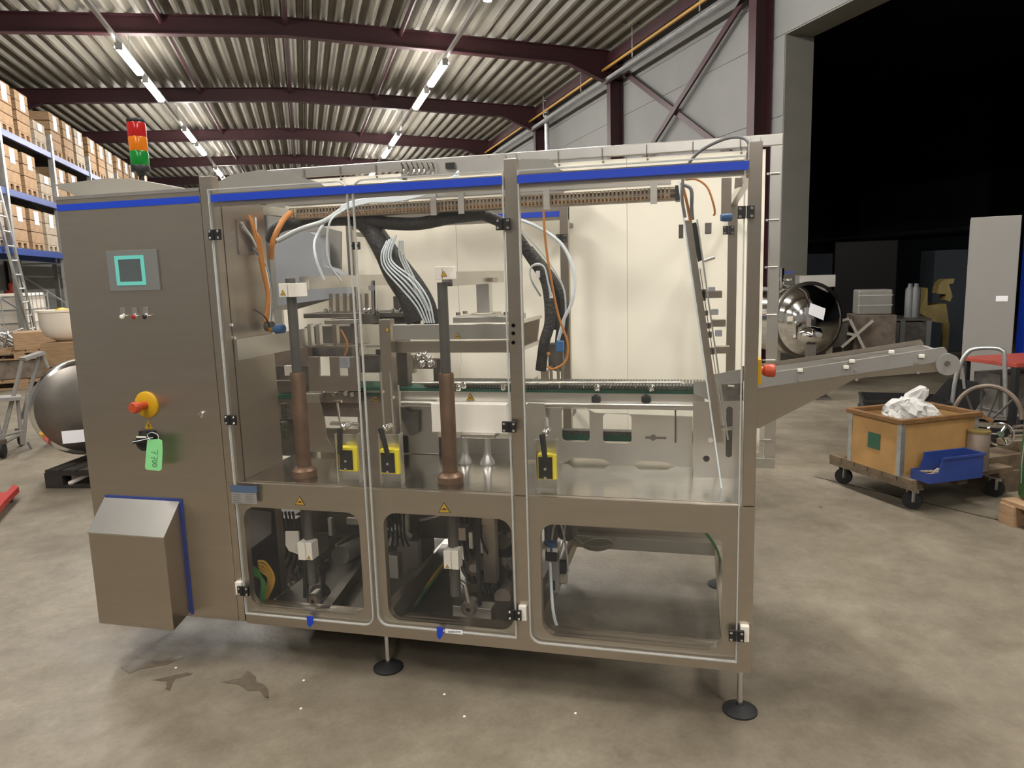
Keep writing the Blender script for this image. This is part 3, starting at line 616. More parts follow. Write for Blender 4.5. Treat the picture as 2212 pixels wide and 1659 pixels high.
# --- conveyor through the machine
YC = 2.80
cv = part(MB().prism([P(866, 846, YC), P(1522, 852, YC), P(1522, 872, YC), P(1496, 873, YC), P(1496, 884, YC), P(866, 876, YC)], (0, .006, 0)), 'conveyor_rail', 'steel_light')
MB().box(-1.5, .12, YC+.02, YC+.2, P(1200, 848, YC).z-.004, P(1200, 843, YC).z).build('conveyor_belt', 'belt_green', cv, label='green conveyor belt edge')
mlk = MB(); zc = P(1200, 837, YC).z
for i in range(92): mlk.box(-1.09+i*.0128, -1.09+i*.0128+.009, YC+.012, YC+.21, zc-.006, zc+.004)
mlk.build('chain_links', 'chain', cv, kind='stuff')
MB().box(-1.1, .1, YC+.005, YC+.011, P(1200, 833, YC).z-.002, P(1200, 833, YC).z+.002).build('wear_strip', 'mech_dark', cv)
MB().tube([P(890, 826, YC-.02), P(1470, 826, YC-.02), P(1478, 829, YC-.02)], .0045).build('guide_rail', 'steel_light', cv)
MB().tube([P(866, 868, YC-.03), P(1140, 871, YC-.03), P(1470, 876, YC-.03)], .0055).build('guide_rail', 'steel_light', cv)
for px, py in ((1002, 832), (1290, 838), (1407, 838), (990, 838), (1088, 836)):
    MB().lathe([(.009, -.012), (.013, -.004), (.013, .006), (.006, .014)], P(px, py, YC-.03), (0, 0, 1), 12).build('guide_clamp', 'chrome', cv, smooth=True)
for px in (1288, 1396): MB().lathe([(.02, 0), (.02, -.012), (.012, -.014)], P(px, 862, YC-.002), (0, 1, 0), 6).build('hand_nut', 'black', cv)
tri(cv, 1016, 857, YC-.001, .030)
hz = lambda x0, y0, x1, y1: rr(P(x0, y0, YC).x, P(x0, y1, YC).z, P(x1, y0, YC).x, P(x0, y0, YC).z, .018, YC)
pnl = [P(1130, 880, YC), P(1268, 884, YC), P(1285, 892, YC), P(1496, 900, YC), P(1496, 1010, YC), P(1462, 1009, YC), P(1440, 998, YC), P(1380, 995, YC), P(1368, 1003, YC), P(1318, 1001, YC), P(1305, 992, YC), P(1238, 989, YC), P(1225, 997, YC), P(1130, 992, YC)]
part(MB().prism(pnl, (0, .006, 0), [hz(1213, 882, 1273, 953), hz(1302, 893, 1364, 957)]), 'lower_panel', 'steel_light')
MB().pbox(1128, 940, 1500, 953, YC+.15, .04).build('return_belt', 'belt_green', cv, label='green return belt'); MB().pbox(1128, 932, 1500, 940, YC+.15, .04).build('return_chain', 'chain', cv)
MB().pbox(1268, 874, 1498, 885, YC-.03, .03).build('drip_edge', 'steel_light', cv, bevel=.002)
q = P(1411, 945, YC); MB().lathe([(.012, 0), (.012, -.01)], q, (0, 1, 0), 6).bar(q+Vector((-.03, -.004, .0)), q+Vector((.05, -.004, 0)), .004, .008).build('slot_bolt', 'steel_dark', cv)
MB().tube([P(1459, 878, YC-.02), P(1459, 956, YC-.02)], .003).build('hook_rod', 'mech_dark', cv)
# end plate on the right with slots
YE = 2.66
sl = rr(P(1569, 880, YE).x, P(1569, 988, YE).z, P(1583, 880, YE).x, P(1569, 878, YE).z, .012, YE)
sh = [P(1526, 991, YE)+Vector((.012*math.cos(q), 0, .012*math.sin(q))) for q in [2*PI*i/14 for i in range(14)]]
sq = P(1535, 951, YE); sh2 = [sq+Vector((.010*math.cos(q), 0, .010*math.sin(q))) for q in [2*PI*i/14 for i in range(14)]]
ep = part(MB().prism([P(1497, 869, YE), P(1605, 866, YE), P(1604, 1040, YE), P(1497, 1032, YE)], (0, .006, 0), [sl, sh, sh2]), 'end_plate', 'steel_light')
MB().pbox(1567, 876, 1585, 990, YE+.03, .01).pbox(1516, 980, 1536, 1002, YE+.03, .01).build('slot_back', 'mech_dark', ep)
flat([(1498, 824), (1525, 824), (1525, 812), (1606, 797), (1606, 866), (1540, 868), (1498, 850)], YE+.12, .006, 'end_cover', 'hood_grey')
flat([(1560, 830), (1605, 828), (1605, 852), (1560, 856)], YE+.05, .05, 'drive_roller', 'mech_dark')
MB().tube([P(1572, 834, YE+.03), P(1586, 835, YE+.03)], .008).build('shaft_end', 'chrome', MM)
# --- parts around the conveyor behind the middle door
for x0, y0, x1, y1, Y, dp, mt, nm in [
    (826, 690, 850, 1000, 2.74, .05, 'steel', 'frame_post'), (850, 735, 880, 845, 2.86, .05, 'steel_dark', 'frame_post'),
    (866, 878, 946, 980, 2.86, .006, 'steel_light', 'rear_sheet'), (932, 873, 1094, 935, 2.72, .10, 'white_plate', 'product_chute'),
    (886, 945, 1130, 984, 2.9, .006, 'steel_light', 'rear_sheet'), (998, 938, 1068, 947, 2.7, .09, 'steel_light', 'chute_shelf'),
    (848, 700, 1106, 733, 2.72, .01, 'steel_light', 'press_frame'), (850, 736, 1104, 762, 2.80, .01, 'steel', 'press_frame'),
    (978, 684, 1106, 697, 2.80, .25, 'steel_light', 'press_plate'), (1029, 604, 1057, 680, 3.0, .05, 'steel_light', 'press_support'),
    (1018, 600, 1064, 610, 2.98, .09, 'steel', 'press_support_cap'), (1018, 676, 1070, 686, 2.97, .10, 'steel', 'press_support_foot'),
    (935, 668, 952, 700, 2.95, .05, 'mech_dark', 'valve'), (776, 838, 830, 848, 2.85, .02, 'steel_light', 'side_rail'), (776, 848, 830, 856, 2.86, .02, 'belt_green', 'side_belt'),
    (778, 850, 826, 980, 2.88, .01, 'steel', 'side_sheet'), (936, 775, 952, 835, 2.95, .04, 'steel_dark', 'frame_post'), (864, 940, 884, 1000, 2.86, .01, 'steel_light', 'rear_sheet')]:
    MB().pbox(x0, y0, x1, y1, Y, dp).build(nm, mt, MM, bevel=.002)
tri(MM, 837, 711, 2.739, .020, glyph=False); tri(MM, 988, 725, 2.719, .022); tri(MM, 812, 860, 2.85, .032)
flat([(866, 880), (890, 890), (905, 888), (905, 935), (885, 942), (868, 905)], 2.84, .005, 'bracket_plate', 'mech_dark')
# housing side rails receding
for (ax, ay), (bx, by) in (((1106, 700), (1168, 684)), ((1106, 762), (1166, 738)), ((1110, 845), (1160, 815))):
    pa = P(ax, ay, 2.73); pb = Vector((pa.x+.01, 3.25, P(bx, by, 3.25).z)); MB().bar(pa, P(bx, by, 3.15), .012, .014).build('side_rail', 'steel_light', MM)
flat([(1106, 700), (1166, 686), (1160, 740), (1106, 762)], 3.2, .01, 'press_housing', 'steel')
for px, py in ((893, 640), (1005, 678), (990, 681), (1093, 680)): MB().lathe([(.010, 0), (.010, .012), (.005, .012)], P(px, py, 2.9), (0, 0, 1), 6).build('hex_bolt', 'steel', MM)
q = MB()
for px, py, r in ((905, 770, .016), (917, 766, .012), (926, 774, .014), (912, 785, .018), (930, 785, .016)): q.lathe([(r*.5, -r), (r, -r*.4), (r, r*.4), (r*.5, r)], P(px, py, 2.78), (.4, .3, .8), 10)
q.build('nozzle_cluster', 'chrome', MM, smooth=True)
MB().pbox(893, 776, 935, 797, 2.80, .05).build('nozzle_holder', 'mech_brown', MM, bevel=.004); MB().pbox(884, 768, 893, 806, 2.8, .03).build('nozzle_bracket', 'steel', MM)
for px in (1005, 1053):
    c = P(px, 999, 2.735); c.z = .742
    MB().lathe([(.030, 0), (.030, .012), (.017, .035), (.015, .05), (.015, .115)], c, (0, 0, 1), 24).build('standoff', 'alu', MM, smooth=True, label='bright aluminium standoff')
for x0, y0, y1 in ((822, 804, 940), (842, 804, 940), (860, 832, 878)): MB().tube([P(x0, y0, 2.62), P(x0+8*(y1-y0)/136, y1, 2.62)], .005).build('threaded_rod', 'steel_light', MM)
for a, b in ((826, 845), (848, 858)): MB().lathe([(.010, -.006), (.010, .006)], P(a, b, 2.62), (0, 0, 1), 10).build('rod_clamp', 'chrome', MM)
# --- station behind the left door
u1 = MB().prism([P(a, b, 2.74) for a, b in ((665, 771), (689, 771), (690, 812), (713, 812), (711, 771), (731, 771), (733, 812), (752, 812), (750, 771), (774, 771), (778, 845), (668, 845))], (0, .012, 0)).build('notched_plate', 'steel', MM, bevel=.001)
for x0, y0, x1, y1, Y, dp, mt, nm in [
    (655, 676, 875, 686, 2.95, .2, 'steel_dark', 'station_plate'), (700, 690, 800, 700, 2.9, .1, 'steel_light', 'station_plate'), (664, 746, 778, 751, 2.9, .1, 'steel', 'station_plate'),
    (664, 700, 672, 750, 2.88, .03, 'steel_light', 'slide_post'), (682, 700, 690, 745, 2.88, .03, 'steel_light', 'slide_post'), (718, 700, 727, 748, 2.9, .03, 'steel', 'slide_post'), (757, 700, 768, 748, 2.92, .03, 'steel_dark', 'slide_post'),
    (660, 705, 758, 770, 3.25, .05, 'mech_dark', 'station_housing'), (780, 678, 800, 700, 2.85, .1, 'mech_dark', 'station_block'), (800, 672, 880, 700, 3.0, .1, 'mech_dark', 'station_block'),
    (572, 728, 664, 792, 3.2, .05, 'mech_brown', 'station_housing'), (572, 790, 668, 850, 3.15, .05, 'mech_dark', 'station_housing'), (584, 850, 668, 905, 3.22, .05, 'mech_brown', 'station_housing'), (592, 905, 668, 985, 3.28, .05, 'mech_dark', 'station_housing'), (596, 822, 634, 850, 3.0, .03, 'steel_dark', 'sprocket_guard'), (600, 852, 632, 862, 2.98, .03, 'belt_green', 'side_belt'), (606, 872, 620, 905, 3.0, .03, 'chain', 'drive_chain'), (604, 912, 616, 950, 3.0, .03, 'chain', 'drive_chain'), (614, 790, 630, 812, 3.1, .03, 'white_plate', 'switch_box'),
    (662, 848, 775, 870, 2.80, .06, 'mech_brown', 'station_block'), (690, 870, 775, 900, 2.86, .05, 'mech_brown', 'station_block'), (712, 913, 775, 920, 2.65, .02, 'steel_light', 'cross_bar'),
    (662, 850, 690, 870, 2.72, .03, 'steel_light', 'station_block'), (690, 925, 775, 975, 2.88, .01, 'steel', 'side_sheet'), (672, 935, 698, 950, 2.8, .02, 'belt_green', 'side_belt'),
    (778, 768, 820, 805, 2.92, .05, 'mech_dark', 'station_block'), (790, 745, 830, 750, 2.92, .03, 'steel_light', 'station_block'), (812, 755, 826, 800, 2.98, .02, 'steel_dark', 'slide_post')]:
    MB().pbox(x0, y0, x1, y1, Y, dp).build(nm, mt, MM, bevel=.002)
flat([(662, 868), (690, 868), (700, 905), (705, 945), (722, 978), (662, 975)], 2.78, .008, 'side_bracket', 'steel')
for px in (715, 729, 745, 759, 777, 792): MB().tube([P(px, 634, 2.98), P(px+1, 682, 2.98)], .009, 10).build('guide_pin', 'steel', MM, smooth=True)
MB().tube([P(806, 606, 2.9), P(808, 680, 2.9)], .010, 10).lathe([(.018, -.01), (.018, .01)], P(805, 622, 2.9), (0, 0, 1), 6).build('tension_bolt', 'chrome', MM)
MB().pbox(850, 640, 868, 672, 3.2, .03).build('slide_post', 'mech_dark', MM)
for i, px in enumerate((704, 716, 790, 800, 815, 850, 866)): MB().lathe([(.007, 0), (.009, .006), (.009, .016), (.004, .02)], P(px, 676, 2.93), (0, 0, 1), 6).build('hex_bolt', 'chrome', MM)
for px, py in ((697, 850), (722, 851), (748, 850), (762, 852)): MB().lathe([(.010, -.008), (.010, .008)], P(px, py, 2.78), (0, 1, 0), 12).build('roller', 'chrome', MM)
MB().tube([P(728, 868, 2.6), P(735, 912, 2.6)], .005).tube([P(720, 867, 2.6), P(738, 867, 2.6)], .006).build('t_handle', 'chrome', MM)
# wall beam on the cabinet side, with sensor
za, zb_ = PX(490, 720, -1.675), PX(640, 700, -1.64)
MB().box(-1.68, -1.665, 2.39, 2.95, 1.205, 1.285).build('wall_beam', 'steel_light', MM)
MB().lathe([(.0, 0), (.02, .0), (.02, .03)], PX(575, 705, -1.66), (1, 0, 0), 14).build('cable_gland', 'mech_dark', MM)
s = MB().lathe([(.012, 0), (.018, .01), (.018, .045), (.012, .05)], P(592, 712, 2.55), (1, -.1, .1), 12).build('pressure_sensor', 'sensor_blue', MM, smooth=True, label='blue pressure sensor')
MB().lathe([(.008, -.022), (.010, 0)], P(592, 712, 2.55), (1, -.1, .1), 6).build('sensor_fitting', 'amber', s)
MB().tube([P(548, 668, 2.5), P(570, 682, 2.5), P(583, 705, 2.53)], .003, smooth=5).build('sensor_cable', 'black', MM)
# cable entry plate and cables on the cabinet side wall
MB().box(-1.681, -1.677, 2.47, 2.575, 1.60, 1.73).build('entry_plate', 'mech_brown', MM, label='brown cable entry plate')
for k, (c, r) in enumerate((('orange_cable', .006), ('orange_cable', .006), ('orange_cable', .008), ('tube_clear', .004), ('tube_clear', .004), ('tube_white', .004), ('grey_cable', .005), ('tube_clear', .004))):
    x0 = (538, 543, 548, 521, 524, 530, 545, 552)[k]; y0 = (465, 472, 500, 480, 490, 494, 540, 470)[k]
    MB().tube([PX(x0, y0, -1.668), PX(550+k % 3*5, 510+k*5, -1.65), PX(566+k*1.5, 580, -1.645), PX(578+k, 640, -1.64), PX(572+k*2, 695, -1.64)], r, 7, smooth=6).build('wall_cable', c, MM, smooth=True)
MB().tube([P(556, 560, 2.76), P(560, 620, 2.78), P(563, 690, 2.78)], .016, 10, smooth=4).build('wall_hose', 'hose_black', MM, smooth=True)
# rear left housing, and a reflected figure modelled as a solid blue grey shape
flat([(578, 430), (612, 430), (612, 470), (735, 500), (735, 640), (640, 668), (590, 670)], 3.36, .02, 'rear_housing', 'hood_grey', label='grey rear housing')
flat([(592, 520), (628, 503), (650, 499), (668, 501), (678, 507), (690, 508), (694, 520), (697, 575), (718, 581), (735, 592), (746, 610), (752, 640), (600, 660)], 3.24, .08, 'reflected_figure', 'bluegrey', label='rounded blue-grey shape of a reflected figure')
MB().pbox(636, 538, 672, 580, 3.235, .004).build('cover_sticker', 'seal_blue', MM, label='pale blue sticker') if 0 else None
# --- overhead cable duct with comb slots
YK = 2.75
q0, q1 = P(625, 455, YK), P(1461, 415, YK)
dz0, dz1 = P(625, 470, YK).z, P(625, 448, YK).z
dzb, dzt = 1.747, 1.790
dk = part(MB().box(q0.x, q1.x, YK+.055, YK+.06, dzb, dzt).box(q0.x, q1.x, YK, YK+.06, dzb-.002, dzb).box(q0.x, q1.x, YK-.001, YK, dzt-.004, dzt).box(q0.x, q1.x, YK-.001, YK, dzb, dzb+.004).box(q0.x, q1.x, YK-.001, YK, (dzb+dzt)/2-.0015, (dzb+dzt)/2+.0015), 'cable_duct', 'duct', label='long brown slotted cable duct')
fin = MB(); nn = int((q1.x-q0.x)/.0145)
for i in range(nn):
    xk = q0.x+i*.0145; fin.box(xk, xk+.0075, YK-.0015, YK+.0005, dzb, dzt)
fin.build('duct_fins', 'duct', dk, kind='stuff')
for i, c in enumerate(('orange_cable', 'orange_cable', 'tube_white', 'grey_cable')): MB().tube([(q0.x+.01, YK+.02+i*.008, dzb+.006+i*.007), (q0.x+.7, YK+.025, dzb+.012+i*.005), (q1.x-.03, YK+.03, dzb+.01+i*.004)], .006, 6).build('duct_cable', c, dk)
MB().box(q1.x-.004, q1.x+.012, YK-.004, YK+.062, dzb-.006, dzt+.004).build('duct_end', 'black', dk)
part(MB().box(q0.x-.02, q1.x-.02, YK+.0, YK+.05, dzt+.012, dzt+.03), 'duct_carrier', 'steel_light')
for px in (935, 995, 1180, 1412):
    c = P(px, 420, YK-.01); part(MB().box(c.x-.012, c.x+.012, YK-.01, YK-.006, dzb-.015, dzt+.04), 'duct_clip', 'steel_light')
# --- black hose bundles and white tubes
def hose(pts, r, mt='hose_black', nm='hose_bundle', sm=6, **k): return MB().tube([P(*p) for p in pts], r, 12, smooth=sm).build(nm, mt, MM, smooth=True, **k)
hose([(585, 520, 2.9), (600, 492, 2.88), (660, 478, 2.84), (760, 474, 2.80), (840, 482, 2.80), (905, 483, 2.80), (975, 470, 2.82), (1050, 461, 2.84)], .026, label='thick black cable sleeve under the duct')
hose([(770, 466, 2.84), (800, 492, 2.82), (828, 540, 2.8), (850, 590, 2.8), (880, 640, 2.8), (900, 695, 2.8)], .042, label='thick black hose bundle')
hose([(800, 480, 2.86), (850, 550, 2.86), (900, 615, 2.86), (925, 660, 2.86), (932, 700, 2.86)], .032)
hose([(900, 640, 2.8), (895, 670, 2.8), (893, 698, 2.8)], .030)
hose([(1040, 462, 2.84), (1100, 492, 2.84), (1150, 560, 2.84), (1180, 610, 2.84), (1188, 690, 2.82), (1176, 740, 2.8), (1168, 800, 2.8)], .022, label='black hose bundle behind the centre post')
hose([(1140, 540, 2.9), (1195, 610, 2.9), (1216, 670, 2.9), (1212, 730, 2.9), (1205, 800, 2.9)], .024)
hose([(1190, 645, 2.84), (1196, 690, 2.84), (1200, 705, 2.86)], .020)
for i in range(5): hose([(836+i*5, 520-3*i, 2.76-.006*i), (824+i*5, 550, 2.74-.006*(i%2)), (830+i*6, 580-i*2, 2.74-.008*(i%2)), (864+i*8, 620-i*4, 2.74-.006*(i%2)), (898+i*7, 660-i*3, 2.75), (918+i*5, 698, 2.76)], .0036, 'tube_white', 'air_tube', label='white air tube')
for i in range(3): hose([(862+i*4, 520, 2.74), (864+i*5, 555, 2.74), (885+i*5, 600, 2.74), (905+i*5, 640, 2.75), (922+i*4, 672, 2.76)], .0035, 'tube_clear', 'air_tube')
for i in range(6): hose([(720+2*i, 470-i, 2.70), (745, 452-2*i, 2.70), (800, 437-1.8*i, 2.70), (860, 434-1.8*i, 2.70), (920, 420-2*i, 2.70), (975, 400-3*i, 2.72), (990, 380-2*i, 2.75)], .0045, 'tube_white', 'air_tube', label='white air tube along the duct')
hose([(800, 405, 2.9), (850, 392, 2.9), (905, 398, 2.9), (930, 412, 2.9)], .006, 'tube_white', 'air_tube')
hose([(745, 452, 2.68), (715, 475, 2.6), (706, 520, 2.58), (712, 570, 2.58), (738, 608, 2.6)], .004, 'tube_clear', 'air_tube')
hose([(700, 480, 2.66), (680, 520, 2.6), (683, 560, 2.58), (700, 605, 2.6)], .005, 'tube_white', 'air_tube')
hose([(600, 520, 2.6), (650, 495, 2.6), (700, 478, 2.62), (735, 455, 2.66)], .010, 'tube_clear', 'air_tube')
hose([(585, 560, 2.62), (590, 520, 2.62), (610, 478, 2.66), (628, 460, 2.74)], .011, 'orange_cable', 'cable_bundle', label='orange cable bundle')
hose([(1122, 474, 2.75), (1165, 492, 2.75), (1215, 530, 2.75), (1240, 590, 2.75), (1236, 650, 2.75), (1218, 690, 2.76), (1206, 735, 2.78)], .0065, 'tube_white', 'air_tube', label='thick white air tube curving right')
hose([(1122, 494, 2.78), (1170, 545, 2.78), (1212, 610, 2.78), (1222, 660, 2.78), (1216, 720, 2.78)], .0035, 'tube_clear', 'air_tube')
hose([(1174, 455, 2.74), (1178, 520, 2.74), (1190, 600, 2.74), (1206, 680, 2.74), (1226, 740, 2.74), (1222, 780, 2.74), (1196, 797, 2.74), (1182, 792, 2.75)], .0045, 'orange_cable', 'sensor_cable', label='thin orange cable hanging right of the centre post')
for k in range(2): hose([(1168, 640, 2.74), (1148, 605, 2.73), (1146, 580, 2.73), (1160, 570+2*k, 2.73), (1176, 578, 2.73), (1184, 610, 2.73), (1190+2*k, 640, 2.73)], .0035, 'tube_clear', 'air_tube')
MB().pbox(1158, 585, 1166, 600, 2.76, .004).pbox(1187, 634, 1194, 644, 2.76, .01).build('hose_label', 'paper', MM)
MB().pbox(1168, 800, 1184, 830, 2.8, .03).build('fill_nozzle', 'steel', MM, bevel=.004); MB().pbox(1184, 742, 1216, 800, 2.86, .05).build('valve_manifold', 'mech_dark', MM, bevel=.004)
MB().pbox(1201, 737, 1216, 760, 2.74, .03).build('solenoid', 'sensor_blue', MM, bevel=.003, label='blue solenoid coil')
MB().lathe([(.006, 0), (.008, .008)], P(1184, 765, 2.75), (0, 1, 0), 8).build('fitting', 'amber', MM)
for px in (1190, 1205, 1214): MB().tube([P(px, 790, 2.8), P(px+2, 832, 2.8)], .006).build('nozzle_pipe', 'steel', MM)
hose([(736, 712, 2.7), (748, 735, 2.7), (750, 752, 2.7), (744, 768, 2.7)], .004, 'orange_cable', 'sensor_cable', label='orange sensor lead'); MB().pbox(733, 772, 752, 795, 2.72, .02).build('sensor', 'bluegrey', MM, bevel=.004)
# valve terminal at the top
vt = MB().pbox(868, 352, 940, 382, 3.40, .04).build('valve_terminal', 'grey_paint', MM, label='row of small valves with fittings')
for i in range(7): MB().tube([P(866+i*11, 353, 3.38), P(872+i*11, 366, 3.35), P(868+i*11, 374, 3.37)], .006, 6, smooth=3).build('push_fitting', 'chrome', vt)
MB().pbox(962, 351, 981, 364, 3.42, .02).build('valve_plug', 'black', vt)
vz = P(900, 383, 3.42).z; part(MB().box(-1.40, -.85, 3.38, 3.45, vz-.004, vz), 'valve_shelf', 'steel_light')
for xx in (-1.38, -.87): part(MB().box(xx-.01, xx+.01, 3.43, 3.45, 1.80, vz-.004), 'shelf_post', 'steel_light')
part(MB().box(-1.40, -.85, 3.44, 3.448, vz, P(900, 352, 3.44).z), 'valve_backplate', 'steel_light')
# grey cable loop at the right top, hanging strap with sensor
hose([(1480, 470, 2.5), (1473, 420, 2.5), (1480, 370, 2.5), (1508, 330, 2.48), (1560, 302, 2.46), (1600, 297, 2.44), (1618, 312, 2.42), (1612, 345, 2.42)], .005, 'grey_cable', 'grey_cable', label='grey cable looping over the right door')
hose([(1474, 398, 2.55), (1493, 410, 2.55), (1494, 450, 2.55), (1496, 475, 2.55)], .006, 'grey_cable', 'grey_cable')
hose([(1472, 395, 2.56), (1482, 430, 2.56), (1492, 480, 2.56)], .005, 'orange_cable', 'sensor_cable')
hose([(1480, 388, 2.6), (1505, 388, 2.6), (1528, 405, 2.6), (1541, 440, 2.6), (1544, 460, 2.6), (1541, 466, 2.6)], .0035, 'orange_cable', 'sensor_cable', label='thin orange sensor lead at top right')
MB().pbox(1558, 384, 1580, 466, 2.72, .004).build('hanging_strap', 'steel', MM); MB().lathe([(.012, -.014), (.014, 0), (.014, .022)], P(1566, 470, 2.66), (.9, .2, 0), 12).build('proximity_sensor', 'sensor_blue', MM, smooth=True)
flat([(1588, 384), (1606, 384), (1604, 402), (1586, 408)], 2.6, .004, 'gusset', 'steel')
# --- slanting magazine rails
YR = 2.56
def slant(p0, p1, wpx, Y, dp, nm, mt, par=MM, **k): return flat([p0, (p0[0]+wpx, p0[1]), (p1[0]+wpx, p1[1]), p1], Y, dp, nm, mt, par, **k)
mg = slant((1479, 476), (1548, 956), 15, YR, .03, 'magazine_rail', 'steel', label='slanting steel magazine rail')
slant((1464, 392), (1560, 1076), 3.5, YR-.025, .01, 'magazine_guide', 'tube_white', mg); slant((1504, 474), (1571, 950), 3.5, YR-.02, .01, 'magazine_guide', 'steel_light', mg)
slant((1503, 580), (1556, 930), 2.5, YR+.03, .004, 'magazine_wire', 'chrome', mg); slant((1511, 580), (1564, 930), 2, YR+.03, .004, 'magazine_wire', 'chrome', mg)
flat([(1495, 482), (1504, 480), (1520, 560), (1508, 566), (1500, 530)], YR+.02, .03, 'magazine_motor', 'black', mg)
for (x0, y0, x1, y1, mt) in ((1514, 628, 1560, 644, 'steel'), (1530, 620, 1545, 630, 'bluegrey'), (1520, 671, 1530, 682, 'steel_dark'), (1536, 668, 1552, 680, 'bluegrey'), (1536, 690, 1568, 706, 'steel'), (1524, 698, 1536, 710, 'mech_dark'), (1528, 717, 1538, 730, 'steel_dark'), (1545, 714, 1560, 727, 'bluegrey'), (1545, 748, 1576, 764, 'steel'), (1532, 752, 1544, 766, 'mech_dark'), (1514, 625, 1525, 650, 'mech_dark'), (1523, 481, 1537, 505, 'steel_dark')):
    MB().pbox(x0, y0, x1, y1, YR+.03, .03).build('magazine_finger', mt, mg, bevel=.002)
MB().tube([P(1521, 564, YR+.03), P(1544, 556, YR+.03)], .005).build('finger_rod', 'steel_light', mg); MB().pbox(1466, 485, 1476, 515, YR, .01).build('adjust_knob', 'mech_dark', mg)
MB().tube([P(1553, 925, YR+.02), P(1572, 925, YR+.06), P(1580, 925, YR+.09)], .009).build('clamp_screw', 'chrome', mg)
# --- emergency stop on the right post
q = Vector((.193, 2.40, P(1640, 800, 2.40).z)); e = part(MB().box(.193, .205, 2.36, 2.44, q.z-.04, q.z+.04), 'side_stop_plate', 'yellow', bevel=.002, label='yellow emergency stop plate seen edge on')
MB().lathe([(.013, .012), (.013, .02), (.018, .022), (.021, .036), (.021, .052), (.018, .056)], q, (1, 0, 0), 24).build('stop_button', 'red_knob', e, smooth=True, label='orange-red stop button')
# --- discharge conveyor
YF = 2.68
dc = part(MB().prism([P(a, b, YF) for a, b in ((1610, 812), (1700, 800), (2040, 750), (2046, 758), (2045, 779), (1640, 838), (1610, 842))], (0, .012, 0)), 'discharge_conveyor', 'grey_paint', label='inclined discharge conveyor sticking out on the right')
lp = MB().prism([P(a, b, YF+.004) for a, b in ((1610, 838), (2046, 776), (2046, 802), (1870, 815), (1845, 820), (1640, 925), (1612, 925))], (0, .004, 0)).build('side_sheet', 'steel', dc, label='lower side sheet of the discharge conveyor')
MB().prism([P(a, b, YF)+Vector((0, .26, 0)) for a, b in ((1610, 812), (1700, 800), (2040, 750), (2046, 758), (2045, 800), (1640, 845), (1610, 848))], (0, .004, 0)).build('far_side_sheet', 'steel', dc)
c = P(2046, 787, YF); MB().lathe([(.036, -.01), (.036, .27)], c, (0, 1, 0), 28).build('end_roller', 'grey_paint', dc, smooth=True); MB().lathe([(.008, -.016), (.008, -.008)], P(2044, 784, YF), (0, 1, 0), 10).build('roller_screw', 'mech_dark', dc)
za, zb_ = P(1640, 818, YF), P(2035, 762, YF); MB().hexa([(za.x, YF+.015, za.z-.006), (zb_.x, YF+.015, zb_.z-.006), (zb_.x, YF+.255, zb_.z-.006), (za.x, YF+.255, za.z-.006), (za.x, YF+.015, za.z), (zb_.x, YF+.015, zb_.z), (zb_.x, YF+.255, zb_.z), (za.x, YF+.255, za.z)]).build('conveyor_belt', 'mech_dark', dc)
for px, py in ((1925, 760), (1990, 769), (1827, 793), (1728, 800), (1840, 780)): 
    c = P(px, py, YF); MB().box(c.x-.009, c.x+.009, YF-.008, YF, c.z-.006, c.z+.006).build('guide_clip', 'white_plate', dc, bevel=.002)
for px, py in ((1848, 799), (1727, 822), (1977, 783), (1983, 805), (1850, 820)): MB().lathe([(.005, 0), (.005, -.004)], P(px, py, YF), (0, 1, 0), 8).build('sheet_screw', 'steel_light', dc)
# --- more drive parts and cabling in the base
for x0, y0, x1, y1, Y, dp, mt, nm in [(600, 1232, 640, 1262, 2.9, .1, 'mech_brown', 'gearbox'), (655, 1225, 690, 1262, 2.8, .1, 'mech_dark', 'gearbox'), (700, 1262, 726, 1300, 2.75, .08, 'steel_dark', 'gearbox'),
    (838, 1200, 860, 1250, 2.7, .05, 'alu', 'motor_fins'), (858, 1168, 905, 1245, 2.95, .04, 'steel_light', 'control_box'), (1046, 1262, 1068, 1312, 2.8, .06, 'steel_dark', 'bearing_block'), (985, 1140, 1006, 1168, 2.7, .05, 'steel', 'bearing_block'),
    (1008, 1262, 1040, 1298, 2.75, .05, 'mech_brown', 'gearbox'), (598, 1120, 640, 1142, 2.9, .05, 'steel_dark', 'bearing_block'), (830, 1160, 852, 1180, 2.8, .05, 'alu', 'connector_block'), (868, 1112, 880, 1150, 2.85, .03, 'alu', 'connector_block')]:
    MB().pbox(x0, y0, x1, y1, Y, dp).build(nm, mt, MM, bevel=.003)
MB().cyl(P(735, 1200, 2.8), P(775, 1180, 3.05), .042, 20).build('motor_body', 'grey_paint', MM, smooth=True); MB().cyl(P(745, 1318, 2.62), P(772, 1262, 2.95), .034, 20).build('motor_body', 'steel_dark', MM, smooth=True)
MB().cyl(P(1085, 1290, 2.7), P(1100, 1270, 2.9), .034, 20).build('motor_body', 'mech_brown', MM, smooth=True); MB().cyl(P(852, 1140, 2.9), P(885, 1160, 2.95), .02, 14).build('motor_body', 'alu', MM, smooth=True)
MB().bar(PZ(700, 1326, .21), PZ(776, 1222, .21), .04, .04).build('cable_channel', 'steel_dark', MM); MB().bar(P(726, 1180, 2.9), P(775, 1148, 3.1), .01, .02).build('brace_bar', 'steel', MM)
MB().bar(P(838, 1142, 3.0), P(950, 1112, 3.05), .02, .01).build('brace_bar', 'steel_light', MM)
disc(1022, 1228, .055, 2.78, .03, 'steel_dark', 'gear_disc'); disc(1085, 1170, .035, 2.85, .05, 'steel_dark', 'gear_disc'); disc(620, 1225, .03, 2.85, .03, 'steel_dark', 'gear_disc'); disc(690, 1285, .045, 2.62, .02, 'mech_dark', 'belt_guard')
